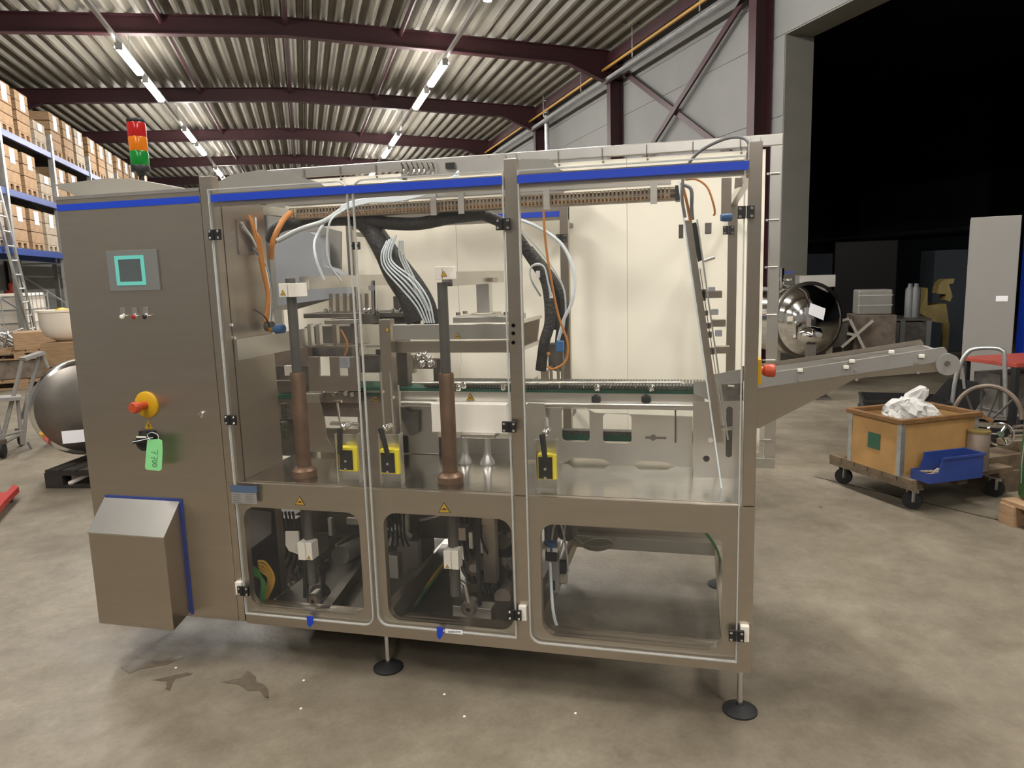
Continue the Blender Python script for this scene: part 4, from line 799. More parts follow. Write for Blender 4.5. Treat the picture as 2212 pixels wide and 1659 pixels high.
for k in range(5): MB().tube([P(600+8*k, 1105, 2.9), P(610+10*k, 1180+6*k, 2.85), P(590+14*k, 1240, 2.8), P(620+16*k, 1300-4*k, 2.7)], .006, 7, smooth=6).build('motor_cable', 'hose_black', MM, smooth=True)
for k in range(6): MB().tube([P(985+12*k, 1108, 2.85), P(990+10*k, 1160, 2.8-.02*k), P(1000+12*k, 1215, 2.78), P(1035+8*k, 1290, 2.75)], .005, 7, smooth=6).build('motor_cable', 'hose_black', MM, smooth=True)
for k in range(5): MB().tube([P(836+9*k, 1108, 2.8), P(842+8*k, 1135+5*k, 2.78), P(835+12*k, 1180, 2.8)], .005, 7, smooth=6).build('motor_cable', 'hose_black', MM, smooth=True)
MB().tube([P(1180, 1128, 2.8), P(1183, 1150, 2.8), P(1176, 1175, 2.75)], .005, smooth=5).build('air_hose', 'sensor_blue', MM); MB().pbox(1206, 1238, 1224, 1262, 2.72, .03).build('valve_block', 'steel_light', MM, bevel=.003)
MB().tube([P(1180, 905, 2.7), P(1182, 935, 2.5)], .008).build('latch_pipe', 'steel_light', MM)
flat([(1140, 870), (1176, 872), (1180, 905), (1158, 930), (1150, 905)], 2.76, .004, 'guide_sheet', 'steel_light')
for px, py in ((446, 696), (452, 724)): MB().lathe([(.006, 0), (.006, .012)], PX(px+50, py+6, -1.664), (1, 0, 0), 10).build('wall_bolt', 'chrome', MM)
for px in (1208, 1260, 1318, 1372): MB().tube([P(px, 826, YC-.02), P(px+1, 838, YC-.02)], .003).build('rail_pin', 'steel_light', MM)
# =================================================================== WHITE BACKDROP
YW = 3.60
tl, trr, br_ = P(567, 366, YW), P(1692, 290, YW), P(1664, 1012, YW)
bx0, bx1, bzt, bzb = tl.x, trr.x, (tl.z+trr.z)/2, br_.z
bd = thing('backdrop_screen', 'large cream-white cloth screen stretched with hooks in a metal frame behind the machine', 'screen', ((bx0+bx1)/2, YW, bzb), world=True)
bw = .05
MB().box(bx0, bx1, YW, YW+.03, bzt-bw, bzt).build('frame_bar', 'steel_light', bd, bevel=.003); MB().box(bx0, bx1, YW, YW+.03, bzb, bzb+bw).build('frame_bar', 'steel_light', bd, bevel=.003)
for a in (bx0, bx1-bw): MB().box(a, a+bw, YW, YW+.03, bzb+bw, bzt-bw).build('frame_bar', 'steel_light', bd, bevel=.003)
seam = P(985, 500, YW+.012).x; seam2 = P(1355, 600, YW+.012).x
e0 = .022
for a, b in ((bx0+bw, seam-.0015), (seam+.0015, seam2-.001), (seam2+.001, bx1-bw-e0)): MB().box(a, b, YW+.012, YW+.016, bzb+bw+e0, bzt-bw-.012).build('cloth', 'cloth', bd, label='cream-white cloth panel')
for px, py in ((657, 385), (735, 375), (812, 367), (1057, 347), (1206, 334), (1301, 326), (1397, 318), (1497, 309), (1600, 301), (890, 358)):
    c = P(px, py, YW-.004); MB().tube([(c.x, YW-.006, bzt-.01), (c.x, YW-.008, bzt-.045), (c.x+.004, YW-.006, bzt-.065)], .003, 6).lathe([(.006, -.002), (.006, .002)], (c.x+.004, YW-.004, bzt-.075), (0, 1, 0), 10).build('hook', 'steel_dark', bd)
for py in (375, 475, 577, 680, 778):
    c = P(1665, py, YW-.004); MB().tube([(bx1-.01, YW-.006, c.z), (bx1-.055, YW-.006, c.z)], .0045, 6).lathe([(.006, -.002), (.006, .002)], (bx1-.062, YW-.004, c.z), (0, 1, 0), 10).build('hook', 'steel_light', bd)
for xx in (-1.68, -.59, .162):
    for zz in (.80, 1.72): MB().box(xx-.012, xx+.012, YB, YW+.001, zz-.01, zz+.01).build('mounting_arm', 'steel_dark', bd)
if bzb: MB().tube([(bx1-.02, YW-.004, bzb+.14), (bx1-.07, YW-.004, bzb+.14)], .006).build('hook', 'steel_light', bd)
# =================================================================== THE GREEN TAG
tc = P(331, 982, Y0-.052); 
tg = thing('key_tag', 'pale green paper tag with handwritten numbers hanging from the black main switch', 'tag', tc, world=True)
tp = [P(a, b, Y0-.052) for a, b in ((318, 950), (343, 948), (350, 952), (351, 975), (349, 1014), (345, 1017), (317, 1015), (313, 1010), (316, 975))]
MB().prism(tp, (0, .0012, 0)).build('paper_tag', 'green_tag', tg)
MB().tube([P(325, 951, Y0-.05), P(318, 940, Y0-.05), P(328, 934, Y0-.05), P(341, 940, Y0-.05), P(342, 950, Y0-.05)], .0012, 6, smooth=5).tube([P(330, 945, Y0-.055), P(305, 951, Y0-.06), P(286, 955, Y0-.062)], .0016, 6).build('cable_tie', 'tube_white', tg)
g = MB()
def stroke(pts): g.tube([P(a, b, Y0-.0528) for a, b in pts], .0007, 5)
stroke([(340, 972), (340, 981), (326, 976)]); stroke([(332, 974), (335, 979)])
stroke([(340, 984), (340, 992), (326, 988)]); stroke([(332, 986), (335, 991)])
for y in (997, 1005): stroke([(334+5*math.cos(q), y+3*math.sin(q)) for q in [2*PI*i/10 for i in range(11)]])
g.build('handwriting', 'ink', tg)
# =================================================================== LEFT SIDE: PALLET RACK
RX = -5.0
UP = [12.35, 15.25, 18.1, 21.0, 23.9, 26.8, 29.7, 32.6]
BZ = [2.10, 3.15, 4.20]
rk = thing('pallet_rack', 'tall pallet rack with blue beams and galvanised uprights along the left wall', 'rack', HW(RX-.5, 18, 0), A)
def L(x, d, z): return (x-(RX-.5), d-18, z)
for d in UP:
    for xx in (RX, RX-1.0):
        MB().box(xx-RX+.5-.05, xx-RX+.5+.05, d-18-.05, d-18+.05, 0, 4.7).build('upright', 'galv', rk)
    for k in range(5): MB().bar(L(RX, d, .2+k*.9), L(RX-1, d, .2+k*.9+(.8 if k % 2 else .0)), .03, .03).build('side_brace', 'galv', rk)
for d0, d1 in zip(UP[:-1], UP[1:]):
    for z in BZ:
        for xx in (RX, RX-1.0): MB().box(xx-RX+.5-.025, xx-RX+.5+.03, d0-18+.05, d1-18-.05, z, z+.12).build('beam', 'blue_rack', rk, bevel=.004, label='blue rack beam')
        MB().box(-.5+.03, .5-.03, d0-18+.03, d1-18-.03, z+.115, z+.135).build('shelf_deck', 'wood_dark', rk)
def crate(nc, hh, label, loc, wood='wood', lab=True):
    t = thing('collar_crate', label, 'crate', loc, A, 'wooden crates on the pallet rack')
    w_, l_ = .80, 1.0
    g = MB()
    for yy in (-.34, -.06, .22): g.box(-l_/2, l_/2, yy, yy+.12, 0, .095)
    g.box(-l_/2, l_/2, -.34, .34, .095, .12); g.build('pallet', wood, t)
    for k in range(nc):
        z = .12+k*hh; j = random.uniform(-.004, .004)
        MB().box(l_/2-.025+j, l_/2+j, -.34, .34, z+.008, z+hh-.006).box(-l_/2, l_/2-.025, -.34, -.315, z+.008, z+hh-.006).box(-l_/2, l_/2-.025, .315, .34, z+.008, z+hh-.006).box(-l_/2, -l_/2+.025, -.315, .315, z+.008, z+hh-.006).build('collar', wood, t)
    MB().box(-l_/2+.02, l_/2-.02, -.32, .32, .12+nc*hh-.03, .12+nc*hh-.01).build('lid', wood, t)
    if lab: MB().box(l_/2+.004, l_/2+.008, -.1, .15, .12+nc*hh*.55, .12+nc*hh*.95).build('paper_label', 'paper', t)
    return t
protos = {}
ords = ['nearest', 'second', 'third', 'fourth', 'fifth', 'sixth', 'seventh', 'eighth', 'ninth', 'tenth', 'eleventh', 'twelfth', 'thirteenth', 'fourteenth', 'fifteenth', 'sixteenth']
lvn = {4.20: 'top level', 3.15: 'middle level', 2.10: 'lowest loaded level'}
for z, dlist in ((4.20, [14.68, 15.78, 16.68, 17.56, 18.63, 19.53, 20.43, 21.53, 22.43, 23.33, 24.43, 25.33, 26.23, 27.33, 28.23]), (3.15, [14.68, 15.78, 16.68, 17.56, 18.63, 19.53, 21.53]), (2.10, [14.68, 15.78, 16.68, 17.56])):
    for i, d in enumerate(dlist):
        small = (z == 4.20 and i == 3) or (z == 3.15 and i in (3,)); key = (2 if small else (3 if z != 4.2 else 4), 'wood' if (i+int(z*3)) % 3 else 'wood_pale')
        lb = '%s%s crate with slatted sides, %s from the camera on the rack %s' % ('low ' if small else '', 'pale wooden' if key[1] == 'wood_pale' else 'wooden', ords[i], lvn[z])
        loc = HW(RX-.5, d, z+.135)
        if key not in protos: protos[key] = crate(key[0], .19 if z == 4.2 else .22, lb, loc, key[1])
        else: dup(protos[key], loc, A, lb)
# things on the ground level of the rack
def ibc(loc, mt, label):
    t = thing('liquid_tote', label, 'tank', loc, A, 'caged plastic totes'); g = MB()
    MB().box(-.45, .45, -.55, .55, .14, 1.12).build('bottle', mt, t, bevel=.05)
    for zz in (.3, .55, .8, 1.05): g.box(-.49, .49, -.59, -.575, zz, zz+.02).box(-.49, .49, .575, .59, zz, zz+.02).box(.475, .49, -.59, .59, zz, zz+.02).box(-.49, -.475, -.59, .59, zz, zz+.02)
    for k in range(6): g.box(.475, .49, -.58+k*.225, -.56+k*.225, .14, 1.12)
    g.build('cage', 'galv', t); MB().box(-.5, .5, -.6, .6, 0, .14).build('pallet_base', 'wood_old', t)
    MB().lathe([(.08, 1.12), (.08, 1.17)], (0, 0, 0)).build('cap', 'red', t)
    return t
p = PZ(50, 700, .9)
ibc(HW(RX-.5, 13.9, .25), 'ibc', 'yellowish caged plastic tote on the rack ground level'); ibc(HW(RX-.5, 16.3, .28), 'white_plastic', 'white caged plastic tote beside the yellowish one')
t = MB().box(-.6, .6, -.9, .9, 0, .25).build('wooden_platform', 'wood_old', frame=None); t.location = HW(RX-.5, 13.9, .125); t.rotation_euler.z = A; tag(t, 'low wooden platform under the caged totes', 'platform')
t = MB().box(-.6, .6, -.9, .9, 0, .28).build('wooden_platform', 'wood_dark'); t.location = HW(RX-.5, 16.3, .14); t.rotation_euler.z = A; tag(t, 'dark wooden platform under the white tote', 'platform')
t = MB().lathe([(.10, 0), (.10, .16), (.04, .2), (.04, .25)], (0, 0, 0)).build('jerry_can', 'red_top', smooth=True); t.location = HW(RX-.4, 16.3, 1.46+.12); tag(t, 'red-capped can standing on the white tote', 'can')
for i, (dd, zz, sz) in enumerate(((17.5, 0, .5), (18.8, 0, .6), (17.5, .5, .35))):
    g = MB().box(-.4, .4, -sz/2, sz/2, 0, sz*.7).box(-.3, .3, -sz/3, sz/3, sz*.7, sz)
    o = g.build('machine_part', ('mech_dark', 'steel_dark', 'mech_brown')[i], bevel=.02); o.location = HW(RX-.5, dd, zz+sz/2); o.rotation_euler.z = A
    tag(o, ('dark machine part on the floor under the rack', 'grey machine part beside the rack upright', 'brown block lying on the dark machine part')[i], 'machine part')
# pallets with scrap in front of the rack
def pallet(label, loc, rz, mt='wood', wx=1.2, wy=.8, zc=.14, grp=None, boards=7):
    t = thing('pallet', label, 'pallet', loc, rz, grp)
    for k in range(boards): MB().box(-wx/2+k*wx/boards+.01, -wx/2+(k+1)*wx/boards-.01, -wy/2, wy/2, zc-.022, zc).build('deck_board', mt, t)
    for yy in (-wy/2+.05, 0, wy/2-.05):
        MB().box(-wx/2, wx/2, yy-.05, yy+.05, zc-.044, zc-.022).build('stringer', mt, t)
        for xx in (-wx/2+.07, 0, wx/2-.07): MB().box(xx-.07, xx+.07, yy-.05, yy+.05, 0.02, zc-.044).build('block', mt, t)
        MB().box(-wx/2, wx/2, yy-.05, yy+.05, 0, .02).build('bottom_board', mt, t)
    return t
a1 = HW(-4.2, 12.8)+Vector((.1, -.5, 0))
pallet('stacked pallet lying on the floor left of the ladder, lower one', (a1.x-.1, a1.y+.5, 0), A+.1, 'wood')
t = MB().box(-.55, .55, -.35, .35, 0, .30).build('scrap_box', 'mech_brown', bevel=.02); t.location = (a1.x-.1, a1.y+.5, .14+.15); t.rotation_euler.z = A+.1; tag(t, 'brown box between the two pallets left of the ladder', 'box')
pallet('upper pallet on the brown box left of the ladder', (a1.x-.1, a1.y+.5, .44), A+.1, 'wood')
t = MB().box(-.35, .4, -.3, .3, 0, .26).build('cardboard_box', 'wood', bevel=.01); t.location = (a1.x+.15, a1.y+.6, .58+.13); t.rotation_euler.z = A+.3; tag(t, 'brown cardboard box on the upper pallet', 'box')
g = MB()
for k in range(7): g.tube([(random.uniform(-.5, .1), random.uniform(-.3, .3), .02), (random.uniform(-.3, .3), random.uniform(-.3, .3), random.uniform(.15, .4)), (random.uniform(-.2, .4), random.uniform(-.3, .3), .05)], .018, 7, smooth=3)
o = g.build('bent_tubing', 'galv', smooth=True); o.location = (a1.x-.5, a1.y+.45, .72); tag(o, 'bent shiny metal tubing on the upper pallet', 'tubing')
# aluminium ladder leaning on the rack
la = HX(2, 470, RX+.12); lb_ = PZ(85, 752, .35)
pb = WH(lb_)
ld = thing('ladder', 'aluminium ladder leaning against the pallet rack', 'ladder', HW(pb.x, pb.y, 0), A)
top = Vector((RX+.1-pb.x, la.y-pb.y-.6, 3.3)); bot = Vector((0, 0, 0)); sdir = Vector((0, .36, 0))
topx = HX(-12, 400, RX+.1); top = Vector((topx.x-pb.x, topx.y-pb.y, topx.z))
for sgn in (-.5, .5): MB().bar(bot+sdir*sgn, top+sdir*sgn, .03, .07).build('ladder_rail', 'alu', ld)
for k in range(1, 13): q = bot.lerp(top, k/13); MB().tube([q-sdir*.5, q+sdir*.5], .014, 8).build('rung', 'alu', ld)
# steel trolley with tall handle and castors
w1, w2 = Vector((-5.974, 5.026, 0)), Vector((-6.272, 5.484, 0))
tl_ = thing('trolley', 'grey steel trolley frame with slanting legs and castors at the left edge', 'trolley', ((w1.x+w2.x)/2, (w1.y+w2.y)/2, 0))
u = (w2-w1); u2 = Vector((-.75, -.45, 0)); mid = (w1+w2)/2
W = lambda v: v-mid
hd0, hd1 = None, None
def RR(px, py, rng):
    d = ray(px, py); d = d/np.hypot(d[0], d[1]); return Vector(CAM+d*rng)
rg = (w2.length+w1.length)/2
ha, hb = RR(48, 776, rg), RR(91, 762, rg+.1)
MB().bar(W(ha), W(hb), .10, .03).build('handle_plate', 'grey_paint', tl_)
for a, b in ((RR(48, 780, rg), RR(2, 960, rg)), (RR(84, 770, rg+.1), RR(48, 905, rg+.1)), (RR(92, 768, rg+.1), RR(104, 795, rg+.1))): MB().tube([W(a), W(b)], .018).build('leg_tube', 'grey_paint', tl_)
MB().bar(W(RR(-30, 862, rg)), W(RR(45, 858, rg)), .22, .03).build('shelf_plate', 'grey_paint', tl_)
for a, b in (((38, 862), (48, 960)), ((60, 850), (50, 960)), ((-10, 945), (50, 930)), ((4, 960), (48, 935)), ((-10, 870), (5, 975))): MB().tube([W(RR(*a, rg)), W(RR(*b, rg))], .016).build('frame_tube', 'grey_paint', tl_)
MB().tube([W(RR(60, 955, rg)), W(RR(70, 975, rg)), W(RR(84, 973, rg))], .010).build('foot_lever', 'grey_cable', tl_)
for wv in (w1, w2):
    c = Vector((wv.x, wv.y, .075)); o = MB().lathe([(.05, -.018), (.07, -.016), (.07, .016), (.05, .018)], W(c), (.8, .5, 0), 20).build('castor', 'black_rubber', tl_, smooth=True)
    MB().box(W(c).x-.03, W(c).x+.03, W(c).y-.03, W(c).y+.03, .13, .17).build('castor_fork', 'steel_dark', o)
# big round vessel on a dark pallet
pv = Vector((-4.45, 4.75, 0))
pallet('dark wooden pallet under the round steel vessel', pv+Vector((.1, 0, 0)), -.35+.5, 'wood_dark', .9, .8)
vr = 6.45
vc = RR(185, 880, vr)
ve = thing('round_vessel', 'large round brushed steel vessel lid standing on edge behind the control cabinet', 'vessel', (vc.x, vc.y, .16))
nrm = (Vector((0, 0, 1.2))-vc); nrm.z = .0; nrm.normalize(); rv = (RR(185, 880, vr)-RR(66, 880, vr)).length
o_ = Vector((0, 0, vc.z-.16))
MB().lathe([(rv, -.06), (rv, 0), (rv-.02, .02), (rv*.6, .045), (rv*.2, .06), (.01, .062)], o_, nrm, 56).build('dished_face', 'steel_dark', ve, smooth=True)
MB().lathe([(rv, -.02), (rv+.014, -.01), (rv+.014, .012), (rv, .02)], o_, nrm, 56).build('clamp_ring', 'chrome', ve, smooth=True)
MB().lathe([(rv*.9, -.45), (rv, -.36), (rv, -.06)], o_, nrm, 40).build('shell', 'steel', ve, smooth=True)
l0 = RR(161, 943, vr-.16)-Vector((vc.x, vc.y, .16)); sd = nrm.cross(Vector((0, 0, 1))).normalized()*-1
MB().hexa([l0-sd*.08-Vector((0, 0, .045)), l0+sd*.08-Vector((0, 0, .05)), l0+sd*.08-Vector((0, 0, .05))-nrm*.004, l0-sd*.08-Vector((0, 0, .045))-nrm*.004, l0-sd*.08+Vector((0, 0, .05)), l0+sd*.08+Vector((0, 0, .045)), l0+sd*.08+Vector((0, 0, .045))-nrm*.004, l0-sd*.08+Vector((0, 0, .05))-nrm*.004]).build('paper_label', 'paper', ve)
o = MB().tube([(0, 0, 0), (.34, .18, .17)], .018).build('loose_tube', 'white_plate'); a = PZ(150, 1046, .02); o.location = a+Vector((.17, .09, .09)); tag(o, 'pale tube leaning on the dark pallet beside the cabinet', 'tube')
# white tub on a wooden crate
tr_ = 8.6; tb = RR(118, 736, tr_)
cbx = thing('wooden_crate', 'brown wooden crate under the white tub behind the round vessel', 'crate', (tb.x+.42, tb.y+.18, 0), .2)
for k in range(4): MB().box(-.42, .42, -.35, -.33, k*(tb.z/4)+.01, (k+1)*(tb.z/4)-.005).box(-.42, .42, .33, .35, k*(tb.z/4)+.01, (k+1)*(tb.z/4)-.005).box(-.42, -.40, -.33, .33, k*tb.z/4+.01, (k+1)*tb.z/4-.005).box(.40, .42, -.33, .33, k*tb.z/4+.01, (k+1)*tb.z/4-.005).build('plank', 'wood', cbx)
MB().box(-.41, .41, -.34, .34, tb.z-.02, tb.z).build('lid', 'wood', cbx)
tt = thing('white_tub', 'cream-white rounded plastic tub on the brown crate', 'tub', (tb.x+.16, tb.y+.02, tb.z))
MB().lathe([(.10, 0), (.19, .05), (.235, .14), (.24, .29), (.25, .29), (.25, .31), (.232, .31), (.228, .29), (.21, .14), (.17, .06), (.05, .02)], (0, 0, 0), (0, 0, 1), 36).build('tub_body', 'white_plastic', tt, smooth=True)
o = MB().lathe([(.05, 0), (.085, .03), (.085, .12), (.06, .17), (.02, .19)], (0, 0, 0)).build('yellow_bowl', 'yellow', smooth=True); o.location = (tb.x+.13, tb.y-.0, tb.z+.24); tag(o, 'small yellow bowl on the rim of the white tub', 'bowl')
# red and yellow jack at the left edge
pj = thing('pallet_jack', 'red fork tip of a hand truck with a yellow hub at the left edge', 'hand truck', PZ(8, 1090, .0))
pjo = PZ(8, 1090, .0)
MB().prism([PZ(a, b, .05)-pjo for a, b in ((-30, 1115), (-14, 1078), (0, 1075), (14, 1076), (30, 1058), (42, 1063), (12, 1094), (-8, 1120))], (0, 0, .04)).build('fork', 'red', pj)
MB().tube([PZ(-24, 1112, 0)-pjo+Vector((0, 0, 0)), PZ(-24, 1112, 0)-pjo+Vector((0, 0, .14))], .05, 14).build('hub', 'yellow', pj)
MB().lathe([(.025, 0), (.025, .05)], PZ(20, 1085, 0)-pjo, (0, 0, 1), 12).build('fork_roller', 'black', pj)
# =================================================================== RIGHT SIDE
RA = math.radians(31)
# dolly
fc = Vector((1.276, 4.66, 0))
dl = thing('dolly', 'worn wooden dolly with black castors under the orange-brown box', 'dolly', fc, RA)
for k in range(6): MB().box(0, .80, k*.118+.003, (k+1)*.118-.003, .17, .20).build('plank', 'wood_old', dl)
for xx in (.03, .38, .72): MB().box(xx-.03, xx+.05, .0, .70, .135, .17).build('batten', 'wood_old', dl)
for xx, yy in ((.07, .06), (.73, .06), (.07, .64), (.73, .64)):
    c = MB().lathe([(.04, -.016), (.055, -.014), (.055, .014), (.04, .016)], (xx, yy, .055), (.85, .5, 0), 20).build('castor', 'black_rubber', dl, smooth=True)
    MB().box(xx-.024, xx+.024, yy-.024, yy-.018, .05, .13).box(xx-.024, xx+.024, yy+.018, yy+.024, .05, .13).box(xx-.04, xx+.04, yy-.04, yy+.04, .125, .135).build('castor_fork', 'galv', c)
# box
fb = fc+Vector((math.cos(RA)*.0-math.sin(RA)*.10, math.sin(RA)*.0+math.cos(RA)*.10, 0))
cb = thing('transport_box', 'orange-brown plywood box with metal corners and a green sticker on the dolly', 'box', (fb.x, fb.y, .20), RA)
BW, BD, BH = .60, .43, .345
MB().box(.0, BW, .0, .012, 0, BH).build('front_board', 'plywood', cb); MB().box(.0, .012, .012, BD-.012, 0, BH).build('side_board', 'plywood', cb)
MB().box(.0, BW, BD-.012, BD, 0, BH).build('back_board', 'plywood', cb); MB().box(BW-.012, BW, .012, BD-.012, 0, BH).build('side_board', 'plywood', cb); MB().box(.012, BW-.012, .012, BD-.012, 0, .012).build('bottom_board', 'plywood', cb)
MB().prism([(-.018, -.018, BH-.02), (BW+.018, -.018, BH-.02), (BW+.018, BD+.018, BH-.02), (-.018, BD+.018, BH-.02)], (0, 0, .03), [[Vector((.014, .014, BH-.02)), Vector((BW-.014, .014, BH-.02)), Vector((BW-.014, BD-.014, BH-.02)), Vector((.014, BD-.014, BH-.02))]]).build('rim', 'orange_rim', cb, bevel=.004, label='darker wooden rim')
for xx, yy in ((0, 0), (BW, 0), (0, BD), (BW, BD)):
    sx = 1 if xx == 0 else -1; sy_ = 1 if yy == 0 else -1
    MB().box(xx-sx*.003, xx+sx*.03, yy-sy_*.003, yy, 0, BH-.02).box(xx-sx*.003, xx, yy, yy+sy_*.03, 0, BH-.02).build('corner_strip', 'galv', cb)
    MB().box(xx-sx*.024, xx+sx*.04, yy-sy_*.024, yy+sy_*.04, BH-.018, BH+.014).build('corner_cap', 'steel_dark', cb) if 0 else None
MB().box(-.004, -.001, .16, .26, .13, .23).build('sticker', 'green_label', cb, label='dark green square sticker')
MB().box(-.0035, -.001, .03, .15, .16, .34).build('old_label', 'wood_old', cb) if 0 else None
g = MB().bar((BW+.0, .01, BH-.0), (BW+.05, -.06, BH-.05), .02, .02); g.build('broken_rim_end', 'orange_rim', cb)
# plastic bags
def bag(loc, s, lab):
    g = MB(); n1, n2 = 13, 9; vs_ = []
    for i in range(n2):
        th = PI*i/(n2-1)
        for j in range(n1):
            ph = 2*PI*j/n1; r = 1+random.uniform(-.36, .36); vs_.append((s[0]*r*math.sin(th)*math.cos(ph), s[1]*r*math.sin(th)*math.sin(ph), s[2]*math.cos(th)*(1+random.uniform(-.1, .1))))
    fs = [(i*n1+j, i*n1+(j+1) % n1, (i+1)*n1+(j+1) % n1, (i+1)*n1+j) for i in range(n2-1) for j in range(n1)]
    o = g.add(vs_, fs).build('plastic_bag', 'poly_bag'); o.location = loc; o.rotation_euler = (random.random(), random.random(), random.random()); tag(o, lab, 'plastic bag', 'plastic bags in the box')
def inb(x, y, z): return Vector((fb.x+math.cos(RA)*x-math.sin(RA)*y, fb.y+math.sin(RA)*x+math.cos(RA)*y, .2+z))
bag(inb(.12, .18, .30), (.09, .08, .05), 'crumpled clear bag at the left front in the brown box'); bag(inb(.2, .25, .38), (.05, .05, .09), 'small upright clear bag in the brown box')
bag(inb(.28, .2, .36), (.10, .08, .08), 'wide milky bag in the middle of the brown box'); bag(inb(.33, .24, .42), (.05, .05, .12), 'tallest pointed clear bag in the brown box'); bag(inb(.38, .16, .32), (.09, .07, .06), 'low clear bag at the right in the brown box')
g = MB()
for k in range(9): g.bar((random.uniform(.35, .55), random.uniform(.05, .38), .25+.008*k), (random.uniform(.35, .58), random.uniform(.05, .38), .27+.008*k), .05, .012)
o = g.build('scrap_parts', 'mech_dark'); c_ = o.location.copy(); o.location = inb(.42, .26, .27); o.rotation_euler.z = RA; tag(o, 'dark flat scrap pieces lying in the brown box', 'scrap', None); o['kind'] = 'stuff'
o = MB().box(.02, BW-.02, .02, BD-.02, .0, .2).build('packing_foam', 'wood_dark'); o.location = inb(BW/2, BD/2, .115); o.rotation_euler.z = RA; tag(o, 'dark filling inside the brown box', 'filling')
# blue bin
bb = PZ(2020, 1038, .2)
bn = thing('storage_bin', 'blue open-fronted plastic storage bin on the front of the dolly', 'bin', (bb.x+.025, bb.y-.04, .20), RA-.03)
bwid, bdep, bht = .30, .14, .15
MB().box(0, bwid, 0, .004, .0, bht).box(0, bwid, bdep-.004, bdep, 0, bht).build('side_wall', 'blue_bin', bn)
MB().box(bwid-.004, bwid, .004, bdep-.004, 0, bht).build('back_wall', 'blue_bin', bn); MB().box(-.0, bwid-.004, .004, bdep-.004, 0, .004).build('bin_floor', 'blue_bin', bn)
MB().prism([(0, 0, 0), (-.09, 0, 0), (-.09, 0, .06), (-.03, 0, .06), (0, 0, bht)], (0, .004, 0)).prism([(0, bdep-.004, 0), (-.09, bdep-.004, 0), (-.09, bdep-.004, .06), (-.03, bdep-.004, .06), (0, bdep-.004, bht)], (0, .004, 0)).box(-.094, -.09, 0, bdep, 0, .06).box(-.09, 0, .004, bdep-.004, 0, .004).build('open_front', 'blue_bin', bn)
MB().prism([(-.0, -.008, bht-.012), (bwid+.008, -.008, bht-.012), (bwid+.008, bdep+.008, bht-.012), (0, bdep+.008, bht-.012)], (0, 0, .014), [[Vector((.0, .004, bht-.012)), Vector((bwid-.004, .004, bht-.012)), Vector((bwid-.004, bdep-.004, bht-.012)), Vector((0, bdep-.004, bht-.012))]][:0] or []).build('rim', 'blue_bin', bn) if 0 else MB().box(0, bwid+.008, -.008, 0, bht-.012, bht+.002).box(0, bwid+.008, bdep, bdep+.008, bht-.012, bht+.002).box(bwid, bwid+.008, 0, bdep, bht-.012, bht+.002).build('rim', 'blue_bin', bn)
g = MB()
for k in range(40): g.bar((random.uniform(-.08, .2), random.uniform(.01, .155), .01+random.random()*.03), (random.uniform(-.08, .2), random.uniform(.01, .155), .01+random.random()*.03), .008, .008)
o = g.build('small_parts', 'wood_pale', kind='stuff'); o.location = bn.location+Vector((math.cos(RA)*.06-math.sin(RA)*.08, math.sin(RA)*.06+math.cos(RA)*.08, .03)); o.rotation_euler.z = RA; tag(o, 'loose pale small parts in the blue bin', 'parts')
# tin can, handwheel
cx_ = PZ(2098, 1016, .2)
o = thing('tin_can', 'tall shiny tin can between the blue bin and the handwheel', 'can', (cx_.x+.04, cx_.y+.03, .2)); MB().lathe([(.062, 0), (.062, .245), (.058, .25), (.055, .235)], (0, 0, 0), (0, 0, 1), 28).build('can_body', 'mech_brown', o, smooth=True)
MB().lathe([(.064, .238), (.064, .25)], (0, 0, 0), (0, 0, 1), 28).build('can_rim', 'machine_yellow', o)
# pallet with green cylinder on the right edge
pcn = Vector((2.33, 4.41, 0))
pallet('pale wooden pallet with the green cylinder at the right edge', pcn, math.radians(24), 'wood', 1.0, .8, .14)
gcx = RR(2240, 1050, 5.2); 
gc = thing('gas_cylinder', 'green gas cylinder with a white cap at the right edge', 'gas cylinder', (0, 0, .14)); gq = PZ(2240, 1092, .14); gc.location = (gq.x+.07, gq.y+.11, .14)
MB().lathe([(.10, 0), (.115, .02), (.115, .52), (.10, .58), (.05, .62)], (0, 0, 0), (0, 0, 1), 28).build('cylinder_body', 'green_paint', gc, smooth=True)
MB().lathe([(.07, .60), (.09, .61), (.09, .68), (.075, .70)], (0, 0, 0), (0, 0, 1), 24).build('cap', 'white_plastic', gc, smooth=True)
MB().tube([(-.12, -.02, .1), (-.135, -.05, .25), (-.12, -.04, .42)], .004, 6, smooth=5).build('wire_handle', 'galv', gc)
# wooden blocks and bars, handwheel behind the dolly
ws = PZ(2160, 1010, .0)
base = RR(2155, 1000, 5.66); base.z = 0
wb = thing('wood_stack', 'stack of brown wooden blocks behind the dolly at the right', 'wood stack', base, RA)
for k, (x0, x1, y0, y1, z0, z1) in enumerate(((-.15, .55, -.12, .12, 0, .14), (-.2, .5, -.1, .1, .14, .24), (.1, .5, -.12, .1, .24, .30))): MB().box(x0, x1, y0, y1, z0, z1).build('block', 'wood_old', wb)
hw_ = thing('handwheel', 'shiny steel handwheel lying on the wooden blocks', 'handwheel', (base.x-.02, base.y+.0, .30), 0)
c = Vector((0, -.06, .07)); nv = Vector((-.2, -.9, .25)).normalized(); pa_ = nv.cross(Vector((0, 0, 1))).normalized(); pb_ = nv.cross(pa_)
MB().tube([c+(pa_*math.cos(q)+pb_*math.sin(q))*.072 for q in [2*PI*i/24 for i in range(25)]], .009, 8).build('wheel_rim', 'chrome', hw_, smooth=True)
for k in range(3): q = k*2.1; MB().tube([c, c+(pa_*math.cos(q)+pb_*math.sin(q))*.07], .008, 6).build('spoke', 'chrome', hw_)
